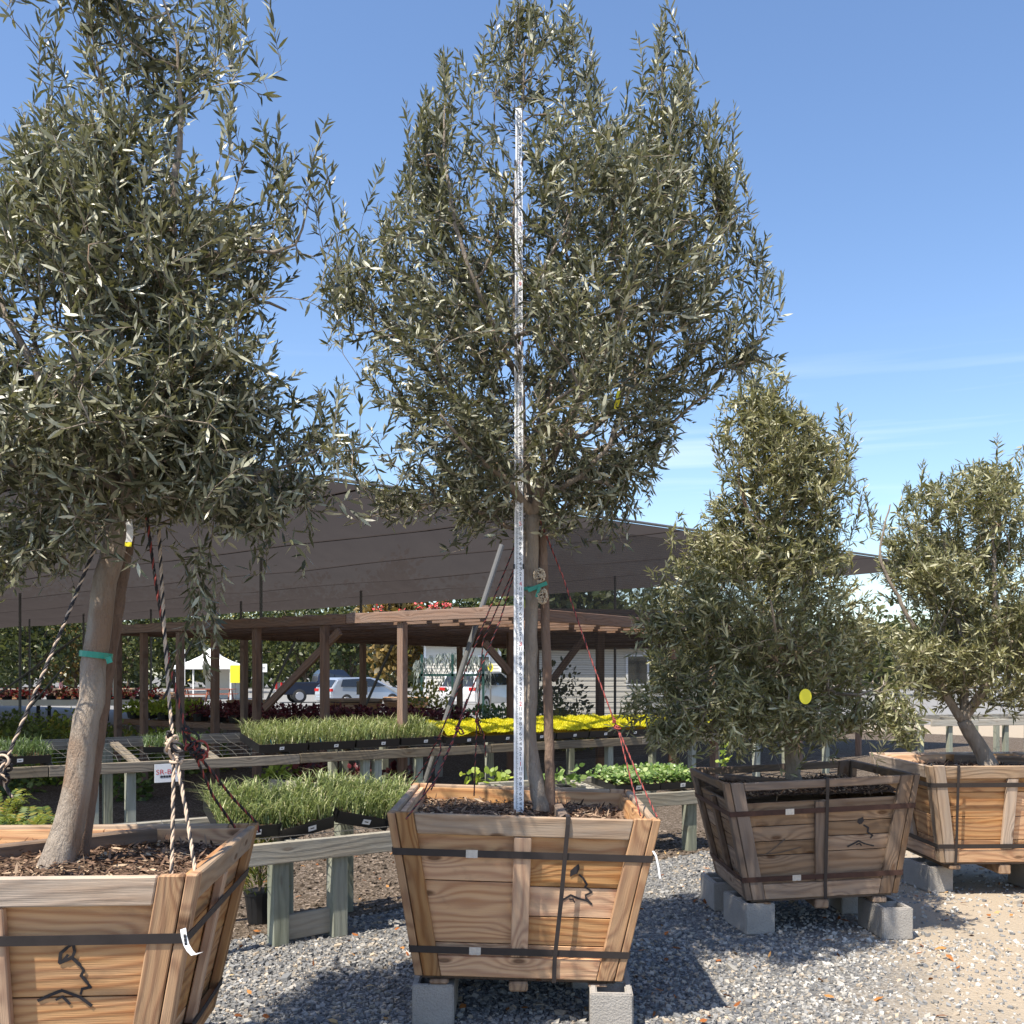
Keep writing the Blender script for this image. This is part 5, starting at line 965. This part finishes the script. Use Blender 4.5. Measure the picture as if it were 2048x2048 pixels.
for i, (px, D, rx_, rz_, mt, lab) in enumerate(((1085, 24, .8, 1.2, 'green', 'dark green shrub behind the screen right of the middle trunk'), (1130, 22, .7, .8, 'green_y', 'yellowish shrub behind the screen near the pale building'), (1110, 27, 1., 2.0, 'tree_green', 'tall dark shrub behind the screen right of the stake'), (860, 32, .9, 1.4, 'sedumtree', 'bright yellow leaved shrub under the pergola'), (985, 30, 1.4, .75, 'green', 'low dark hedge under the pergola near the white car'), (790, 28, 1.0, .6, 'green', 'low dark hedge under the pergola near the grey car'))):
    clump('garden_shrub', lab, 'shrub', Vector(((px - CXP) / F * D, D, .0)), rx_, rz_, 1100, .14, 'green_y' if mt == 'sedumtree' else mt, .55, 'garden shrubs behind', False)
# ------------------------------------------------------------------ far trees
def shade_tree(label, px, D, h, r, mat, trunk_h, seed, n=1500, leaf=.42):
    rg = np.random.default_rng(seed); c = Vector(((px - CXP) / F * D, D, 0)); T = thing('shade_tree', label, 'tree', c, 'trees beyond the parking lot'); gm = Geo()
    gm.tube([c, c + Vector((.05, 0, trunk_h * .6)), c + Vector((0, 0, h * .7))], [.03 * h * .6, .02 * h * .6, .02], 8); PP = []
    for i in range(9):
        a = rg.random() * 6.28; e = c + Vector((math.cos(a) * r * .75, math.sin(a) * r * .6, trunk_h + (h - trunk_h) * (.2 + .7 * rg.random()))); gm.tube([c + UP * trunk_h * .8, (c + UP * (trunk_h + .2 * (h - trunk_h))).lerp(e, .5), e], [.06, .04, .015], 5)
    gm.obj('trunk', M['bark_dark'], T, True); cl = []
    for i in range(26):
        v = rg.normal(size=3); v /= np.linalg.norm(v); v *= rg.random() ** .4; cl.append(np.array([c.x, c.y, trunk_h + (h - trunk_h) * .5]) + v * np.array([r, r, (h - trunk_h) * .5]))
    for q in cl: PP.append(q + rg.normal(size=(n // 26, 3)) * r * .2)
    PP = np.concatenate(PP); m = len(PP); s_ = leaf * (.6 + .8 * rg.random(m)); foliage('crown', PP, rand_dirs(m), rand_dirs(m) + np.array([[0, -.3, .6]]), s_, s_ * .6, M[mat], T)
far = [(-60, 85, 8, 4, 'tree_green', 'round dark tree at the far left frame edge beyond the parking lot'), (60, 78, 8.5, 4.2, 'tree_green', 'broad tree left of the leaning trunk, beyond the flower bench'), (150, 90, 9, 4.2, 'tree_rust', 'olive-brown tree behind the leaning trunk far away'), (255, 84, 9, 4.5, 'tree_green', 'dense green tree at the left end of the pergola far away'), (350, 95, 10, 4.6, 'tree_green', 'large far tree left of the white tent'), (440, 120, 12, 6, 'green_y', 'pale willow-like tree behind the white tent'), (520, 92, 10.5, 4.5, 'tree_green', 'dark tree right of the white tent'), (610, 88, 10, 4.6, 'tree_green', 'dark tree behind the navy pickup'), (700, 84, 9.5, 4.0, 'tree_green', 'green tree above the grey car'), (800, 66, 8.2, 2.6, 'tree_rust', 'rusty-leaved tree right of the grey car'), (1000, 66, 8, 3.4, 'tree_green', 'dark tree behind the white car'), (1120, 46, 6.5, 2.6, 'tree_green', 'dark tree in front of the pale building'), (1330, 70, 7, 4, 'tree_green', 'green tree far behind the bushy olive on its left'), (1560, 75, 6, 4, 'tree_green', 'green tree far behind the bushy olive on its right'), (1760, 80, 6, 4.5, 'tree_green', 'far tree between the two right olives'), (2010, 70, 5, 4, 'tree_green', 'far tree at the right frame edge')]
for i, (px, D, h, r, mt, lab) in enumerate(far): shade_tree(lab, px, D, h, r, mt, 1.5, 100 + i, 3400 if px < 1200 else 2400)
n = 15000; x = (RNG.random(n) * 2 - 1) * 150; D = 118 + RNG.random(n) * 20; top = 7.5 + 3 * np.array([mnoise.noise((a * .06, 0, 0)) for a in x]); z = top * RNG.random(n) ** .8
p = np.stack([x, D, z], 1); s_ = 1.1 + .9 * RNG.random(n); tag(foliage('far_wood', p, rand_dirs(n), rand_dirs(n) + np.array([[0, -.5, .5]]), s_, s_ * .7, M['tree_green'], None), 'dark green belt of far trees closing the view', 'wood', kind='stuff')
c0 = Vector(((905 - CXP) / F * 40, 40, 0)); T = thing('weeping_conifer', 'blue-grey weeping conifer trained on a frame under the pergola', 'tree', c0); gm = Geo()
for i in range(3): gm.bar(c0 + Vector((-1.2 + i * 1.2, 0, 0)), c0 + Vector((-1.2 + i * 1.2, 0, 2.4)), .09, .09)
gm.bar(c0 + Vector((-1.3, 0, 1.6)), c0 + Vector((1.3, 0, 1.6)), .09, .09); gm.obj('frame', M['green_post'], T); n = 700; x = RNG.random(n) * 3 - 1.5; p = np.array(tuple(c0)) + np.stack([x, RNG.normal(size=n) * .3 + .3, 2.5 - .35 * x ** 2 * .4 - RNG.random(n) ** 2 * 1.2], 1); M['bluecon'] = leafmat('blue_conifer', [(0, (.1, .12, .11)), (1, (.28, .31, .28))], .6, .15, (.2, .25, .2)); s_ = .2 + .15 * RNG.random(n); foliage('foliage', p, np.tile([0, 0, -1.], (n, 1)) + rand_dirs(n) * .4, rand_dirs(n), s_, s_ * .2, M['bluecon'], T)
for i, (px, py) in enumerate(((757, 1212), (803, 1222), (838, 1208), (893, 1203), (868, 1210))):
    c = P(px, py, 34); clump('hanging_flower', 'red hanging flower cluster above the pergola roof, %s' % ('leftmost', 'lowest of five', 'third from the left', 'rightmost', 'second from the right')[i], 'flowers', c - UP * .2, .16, .25, 60, .09, 'flower_red', group='red hanging flowers', pot=False)
# ------------------------------------------------------------------ vehicles
def wheel(T, c, r, axis, w=.2):
    gm = Geo(); a = Vector(axis).normalized(); gm.tube([c - a * w / 2, c - a * w * .42, c + a * w * .42, c + a * w / 2], [r * .9, r, r, r * .9], 24, 0); o = gm.obj('wheel', M['tyre'], T, True)
    for s_ in (-1, 1): gm = Geo(); gm.tube([c + a * s_ * w * .4, c + a * s_ * (w / 2 + .008)], [r * .64, r * .58], 18); gm.obj('rim', M['rim'], o)
def vehicle(label, cat, name, px, D, yaw, prof, glass_sides, wheels, paint, width=1.78, taper=.80, belt=.92, lights=(), extra=None, rear_glass=None, group='vehicles on the lot'):
    c = Vector(((px - CXP) / F * D, D, .02)); T = thing(name, label, cat, c, group); ca, sa = math.cos(yaw), math.sin(yaw)
    W_ = lambda x, y, z: c + Vector((x * ca - y * sa, x * sa + y * ca, z))
    hw = lambda z: width / 2 * (1 if z < belt else 1 - (1 - taper) * min(1, (z - belt) / .55)); m = len(prof)
    V = [tuple(W_(x, s_ * hw(z), z)) for s_ in (-1, 1) for x, z in prof]; me = bpy.data.meshes.new('body'); me.from_pydata(V, [], [list(range(m))[::-1], list(range(m, 2 * m))] + [[i, (i + 1) % m, m + (i + 1) % m, m + i] for i in range(m)])
    bm = bmesh.new(); bm.from_mesh(me); bmesh.ops.recalc_face_normals(bm, faces=bm.faces[:]); ed = [e for e in bm.edges if len(e.link_faces) == 2 and e.calc_face_angle() > .35]; bmesh.ops.bevel(bm, geom=ed, offset=.05, segments=2, affect='EDGES'); bm.to_mesh(me); bm.free(); me.materials.append(M[paint]); link_mesh('body', me, T)
    for poly in glass_sides:
        for s_ in (-1, 1):
            gm = Geo(); k = len(poly); V = [tuple(W_(x, s_ * (hw(z) + e), z)) for e in (.004, .012) for x, z in poly]; gm.add(V, [[list(range(k)), list(range(2 * k - 1, k - 1, -1))], [[i, (i + 1) % k, k + (i + 1) % k, k + i] for i in range(k)]]); gm.obj('side_window', M['glass'], T)
    if rear_glass:
        for (x0, z0, x1, z1) in rear_glass:
            n_ = Vector((-(z1 - z0), 0, (x1 - x0))).normalized() * .012; n_ = n_ if (n_.x < 0) == (x0 < 0) else -n_; gm = Geo(); y0, y1 = hw(z0) * .86, hw(z1) * .86; q = lambda x, y, z, e: W_(x + n_.x * e, y, z + n_.z * e)
            gm.hexa([q(x0, -y0, z0, .3), q(x0, y0, z0, .3), q(x0, y0, z0, 1), q(x0, -y0, z0, 1), q(x1, -y1, z1, .3), q(x1, y1, z1, .3), q(x1, y1, z1, 1), q(x1, -y1, z1, 1)]); gm.obj('windscreen', M['glass'], T)
    for x, r in wheels:
        for s_ in (-1, 1): wheel(T, W_(x, s_ * (width / 2 - .09), r - .02), r, W_(0, 1, 0) - W_(0, 0, 0))
    for nm, x, y, z, a, b, h, mt in lights: 
        gm = Geo(); gm.hexa([W_(x - a, y - b, z - h), W_(x + a, y - b, z - h), W_(x + a, y + b, z - h), W_(x - a, y + b, z - h), W_(x - a, y - b, z + h), W_(x + a, y - b, z + h), W_(x + a, y + b, z + h), W_(x - a, y + b, z + h)]); gm.obj(nm, M[mt], T)
hatch = [(-2.1, .35), (-2.15, .62), (-2.12, .92), (-1.75, 1.35), (-1.45, 1.45), (.1, 1.47), (.5, 1.38), (1.15, 1.0), (1.95, .84), (2.15, .62), (2.12, .3), (-2.0, .25)]
vehicle('silver hatchback parked on the lot seen from behind through the pergola', 'car', 'parked_car', 722, 52, R(38), hatch, [[(-1.62, 1.0), (-1.45, 1.36), (-.5, 1.40), (-.5, 1.0)], [(-.44, 1.0), (-.44, 1.40), (.12, 1.4), (.95, 1.02)]], [(-1.3, .33), (1.32, .33)], 'car_silver', rear_glass=[(-2.09, .97, -1.78, 1.33), (1.1, 1.03, .55, 1.37)], lights=[('tail_light', -2.1, .68, .84, .05, .2, .07, 'red_light'), ('tail_light', -2.1, -.68, .84, .05, .2, .07, 'red_light'), ('licence_plate', -2.15, 0, .62, .02, .17, .06, 'white_label'), ('bumper', -2.14, 0, .42, .06, .8, .08, 'car_silver')])
suv = [(-2.3, .4), (-2.35, .8), (-2.3, 1.05), (-2.05, 1.6), (-1.8, 1.72), (.2, 1.74), (.7, 1.6), (1.3, 1.12), (2.2, 1.0), (2.35, .7), (2.3, .35), (-2.2, .3)]
vehicle('white sport utility car seen from behind at the right end of the pergola', 'car', 'parked_car', 968, 46, R(62), suv, [[(-1.95, 1.14), (-1.75, 1.6), (-.5, 1.64), (-.5, 1.14)], [(-.44, 1.14), (-.44, 1.64), (.25, 1.64), (1.1, 1.14)]], [(-1.45, .36), (1.45, .36)], 'car_white', 1.86, .8, 1.05, rear_glass=[(-2.3, 1.1, -2.06, 1.56), (1.28, 1.15, .75, 1.56)], lights=[('tail_light', -2.3, .74, .98, .05, .16, .07, 'red_light'), ('tail_light', -2.3, -.74, .98, .05, .16, .07, 'red_light'), ('licence_plate', -2.34, 0, .75, .02, .17, .06, 'white_label')])
pick = [(-2.8, .5), (-2.82, 1.15), (-.75, 1.18), (-.7, 1.6), (-.45, 1.88), (.75, 1.9), (1.4, 1.25), (2.6, 1.12), (2.8, .9), (2.75, .45), (-2.7, .45)]
vehicle('navy pickup truck behind the silver hatchback', 'truck', 'pickup_truck', 655, 60, R(22), pick, [[(-.58, 1.25), (-.4, 1.76), (.2, 1.78), (.2, 1.25)], [(.26, 1.25), (.26, 1.78), (.72, 1.78), (1.2, 1.28)]], [(-1.8, .4), (1.75, .4)], 'car_navy', 1.95, .84, 1.18, rear_glass=[(-.71, 1.26, -.5, 1.8), (1.38, 1.28, .82, 1.84)], lights=[('tail_light', -2.82, .88, .95, .04, .08, .2, 'red_light'), ('tail_light', -2.82, -.88, .95, .04, .08, .2, 'red_light'), ('rear_bumper', -2.88, 0, .6, .1, .92, .1, 'chrome'), ('licence_plate', -2.985, 0, .6, .006, .15, .07, 'white_label')])
# ------------------------------------------------------------------ tent, picnic table, signs, far boxes, buildings
c = Vector(((423 - CXP) / F * 68, 68, 0)); T = thing('canopy_tent', 'white pointed canopy tent on the far lot', 'tent', c); h, e = 1.75, 2.2
for sx in (-1, 1):
    for sy in (-1, 1): gm = Geo(); gm.box(c + Vector((sx * h, sy * h, e / 2)), (.05, .05, e / 2)); gm.obj('leg', M['trim'], T)
gm = Geo(); m = 9; V = []
for k, (sx, sy) in enumerate(((-1, -1), (1, -1), (1, 1), (-1, 1))): V.append((c.x + sx * (h + .15), c.y + sy * (h + .15), e - .25)); 
rings = [[(c.x + sx * (h + .15) * f, c.y + sy * (h + .15) * f, z) for sx, sy in ((-1, -1), (1, -1), (1, 1), (-1, 1))] for f, z in ((1, e - .22), (1, e), (.6, e + .3), (.3, e + .65), (.08, e + 1.12))]
V = [v for r_ in rings for v in r_] + [(c.x, c.y, e + 1.28)]; gm.add(V, [[[i * 4 + j, i * 4 + (j + 1) % 4, (i + 1) * 4 + (j + 1) % 4, (i + 1) * 4 + j] for i in range(4) for j in range(4)], [[16 + j, 16 + (j + 1) % 4, 20] for j in range(4)]]); gm.obj('canopy', M['white_cloth'], T)
gm = Geo(); gm.box(c + Vector((.3, h - .1, 1.0)), (1.2, .02, 1.0)); gm.obj('back_wall', M['siding'], T)
def picnic(label, px, D):
    c = Vector(((px - CXP) / F * D, D, .01)); T = thing('picnic_table', label, 'picnic table', c, 'picnic tables')
    for i in range(4): piece('table_board', box8(c + Vector((0, -.3 + i * .2, .74)), (.9, .09, .02)), M['terracotta'], T, 0)
    for sy in (-1, 1):
        piece('seat_board', box8(c + Vector((0, sy * .72, .44)), (.9, .13, .02)), M['terracotta'], T, 0)
        for sx in (-.65, .65): piece('leg', bar8(c + Vector((sx, sy * .62, 0)), c + Vector((sx, sy * .18, .72)), .05, .09), M['terracotta'], T, 0)
picnic('red picnic table in front of the white tent', 440, 62); picnic('red picnic table left of the white tent', 395, 61)
def placard(name, label, c, w, h, mat, post=1.2, shape='rect', lines=()):
    T = thing(name, label, 'sign', (c.x, c.y, 0)); gm = Geo()
    if shape == 'oval':
        m = 24; V = [tuple(c + Vector((math.cos(a) * w, dy, math.sin(a) * h))) for dy in (-.015, .015) for a in np.arange(m) * 2 * math.pi / m]; gm.add(V, [[list(range(m)), list(range(2 * m - 1, m - 1, -1))], [[i, m + i, m + (i + 1) % m, (i + 1) % m] for i in range(m)]])
    else: gm.box(c, (w, .015, h))
    gm.obj('panel', mat, T); gp = Geo(); gp.tube([Vector((c.x, c.y + .05, 0)), c + Vector((0, .05, 0))], .03, 8); gp.obj('post', M['pipe'], T)
    for k, (dx, dz, lw, lh) in enumerate(lines): gl = Geo(); gl.box(c + Vector((dx, -.0175, dz)), (lw, .002, lh)); gl.obj('printed_line', M['print'], T)
placard('oval_sign', 'yellow oval sign near the white car', P(981, 1335, 44), .12, .19, M['yellow_tag'], shape='oval', lines=[(0, .07, .07, .012), (0, .03, .08, .012), (0, -.01, .08, .012), (0, -.06, .05, .02)])
placard('yellow_banner', 'small yellow banner beside the white tent', P(470, 1348, 64), .3, .55, M['yellow_tag']); placard('notice_board', 'small white notice on a post right of the white tent', P(526, 1336, 70), .28, .28, M['white_label'], lines=[(0, .05, .15, .02), (0, -.06, .15, .02)])
placard('notice_paper', 'pale paper notice on a dark pergola post', P(724, 1376, 23), .12, .15, M['wood_grey']); placard('white_board', 'tall narrow white board far left of the tent', P(362, 1335, 62), .25, 1.1, M['trim']); placard('white_post_sign', 'white marker post among the red flowers', P(229, 1372, 33), .06, .32, M['trim'])
def farbox(label, px, D, w=1.2, rz=0.): Planter([(px - CXP) / F * D, D, .12, rz, 0, 0, w, w * .78, .7, w], label, (M['wood'], M['wood_rim'], M['wood_post']), far=True)
farbox('far wooden planter box left of the navy pickup', 500, 32, 1.3, .15); farbox('far wooden planter box in front of the silver hatchback', 708, 34, 1.5, .5); farbox('far wooden planter box right of the silver hatchback', 812, 36, 1.6, .1); farbox('far dark planter box left of the white tent', 372, 36, 1.2, .2); farbox('far planter box beside the white board far left', 325, 46, 1.2, .1); farbox('far planter box beyond the flower bench behind the leaning trunk', 130, 58, 1.5, .1); farbox('far planter box beyond the flower bench at left', 30, 56, 1.6, .0); farbox('far planter box right of the leaning trunk beyond the flowers', 245, 60, 1.5, .1)
def house(label, px0, px1, D, h, dep=6, rise=0., windows=(), roof=True):
    x0, x1 = (px0 - CXP) / F * D, (px1 - CXP) / F * D; c = Vector(((x0 + x1) / 2, D, 0)); T = thing('siding_building', label, 'building', c, 'pale buildings behind'); w = (x1 - x0) / 2; gm = Geo(); gm.box(c + Vector((0, dep / 2, h / 2)), (w, dep / 2 - .02, h / 2)); wl = gm.obj('wall', M['siding'], T)
    for i in range(int(h / .2)): piece('siding_board', [Vector((x0 - .02, D - .03, i * .2 + .002)), Vector((x1 + .02, D - .03, i * .2 + .002)), Vector((x1 + .02, D + .01, i * .2 + .002)), Vector((x0 - .02, D + .01, i * .2 + .002)), Vector((x0 - .02, D - .008, i * .2 + .196)), Vector((x1 + .02, D - .008, i * .2 + .196)), Vector((x1 + .02, D + .01, i * .2 + .196)), Vector((x0 - .02, D + .01, i * .2 + .196))], M['siding'], wl, 0)
    for s_ in (x0, x1): gm = Geo(); gm.box((s_, D - .02, h / 2), (.07, .03, h / 2)); gm.obj('corner_trim', M['trim'], T)
    gm = Geo(); V = [(x0 - .4, D - .5, h), (x1 + .4, D - .5, h), (x1 + .4, D + dep + .4, h), (x0 - .4, D + dep + .4, h), (x0 - .4, D + dep / 2, h + 1.3), (x1 + .4, D + dep / 2, h + 1.3)]; gm.add(V, [[[0, 1, 5, 4], [2, 3, 4, 5], [3, 2, 1, 0]], [[0, 4, 3], [1, 2, 5]]]); gm.obj('roof', M['roof_shingle'], T)
    for (px, py, ww, hh_) in windows:
        p = P(px, py, D - .05); f = Geo(); f.box((p.x, D - .045, p.z), (ww + .08, .03, hh_ + .08)); fo = f.obj('window', M['trim'], T); f = Geo(); f.box((p.x, D - .078, p.z), (ww, .006, hh_)); f.obj('pane', M['glass'], fo)
house('pale sided building behind the screen right of the middle trunk', 1060, 1290, 38, 2.6, windows=[(1275, 1340, .35, .5)]); house('pale sided building seen under the pergola above the yellow shrub', 850, 1000, 62, 3.4, windows=[(968, 1330, .3, .5)])
gm = Geo(); c = G(2030, 1425, 0)
vehicle('white van far behind the bench at the right edge', 'van', 'parked_van', 2035, 52, R(80), suv, [[(-1.95, 1.14), (-1.75, 1.6), (-.5, 1.64), (-.5, 1.14)]], [(-1.45, .36), (1.45, .36)], 'car_white', 1.9, .85, 1.05, rear_glass=[(-2.3, 1.1, -2.06, 1.56)])
# ------------------------------------------------------------------ person far left
c = Vector(((122 - CXP) / F * 85, 85, .01)); vs = [(0, 0, .95, .13), (0, 0, 1.2, .12), (0, 0, 1.4, .14), (0, 0, 1.5, .05), (0, -.02, 1.62, .09), (0, 0, 1.72, .06), (-.09, 0, .88, .09), (-.1, .02, .48, .065), (-.1, 0, .1, .045), (-.1, -.12, .04, .04), (.09, 0, .88, .09), (.1, .02, .48, .065), (.1, 0, .1, .045), (.1, -.12, .04, .04), (-.19, 0, 1.4, .055), (-.25, -.02, 1.12, .045), (-.2, -.2, .98, .035), (-.18, -.28, .97, .03), (.19, 0, 1.4, .055), (.25, -.02, 1.12, .045), (.2, -.2, .98, .035), (.18, -.28, .97, .03)]
eds = [(0, 1), (1, 2), (2, 3), (3, 4), (4, 5), (0, 6), (6, 7), (7, 8), (8, 9), (0, 10), (10, 11), (11, 12), (12, 13), (2, 14), (14, 15), (15, 16), (16, 17), (2, 18), (18, 19), (19, 20), (20, 21)]
me = bpy.data.meshes.new('body'); me.from_pydata([v[:3] for v in vs], eds, []); T = thing('person', 'person in a straw hat, dark top and pink trousers far left', 'person', c); o = bpy.data.objects.new('tmp', me); col.objects.link(o)
md = o.modifiers.new('s', 'SKIN'); 
for sv, v in zip(me.skin_vertices[0].data, vs): sv.radius = (v[3], v[3])
me.skin_vertices[0].data[0].use_root = True; o.modifiers.new('u', 'SUBSURF').levels = 1
dg = bpy.context.evaluated_depsgraph_get(); bme = bpy.data.meshes.new_from_object(o.evaluated_get(dg)); bpy.data.objects.remove(o)
for m_ in ('skin', 'dark_cloth', 'pink_cloth'): bme.materials.append(M[m_])
for p_ in bme.polygons: z = p_.center.z; p_.material_index = 2 if z < .98 and abs(p_.center.x) < .18 and z > .1 and p_.center.y > -.15 else (1 if .98 <= z < 1.47 and p_.center.y > -.12 else 0); p_.use_smooth = True
bme.transform(Matrix.Translation(c)); link_mesh('body', bme, T)
gm = Geo(); gm.tube([c + UP * 1.70, c + UP * 1.715, c + UP * 1.72, c + UP * 1.8, c + UP * 1.82], [.2, .2, .1, .09, .05], 14); gm.obj('hat', M['straw'], T)
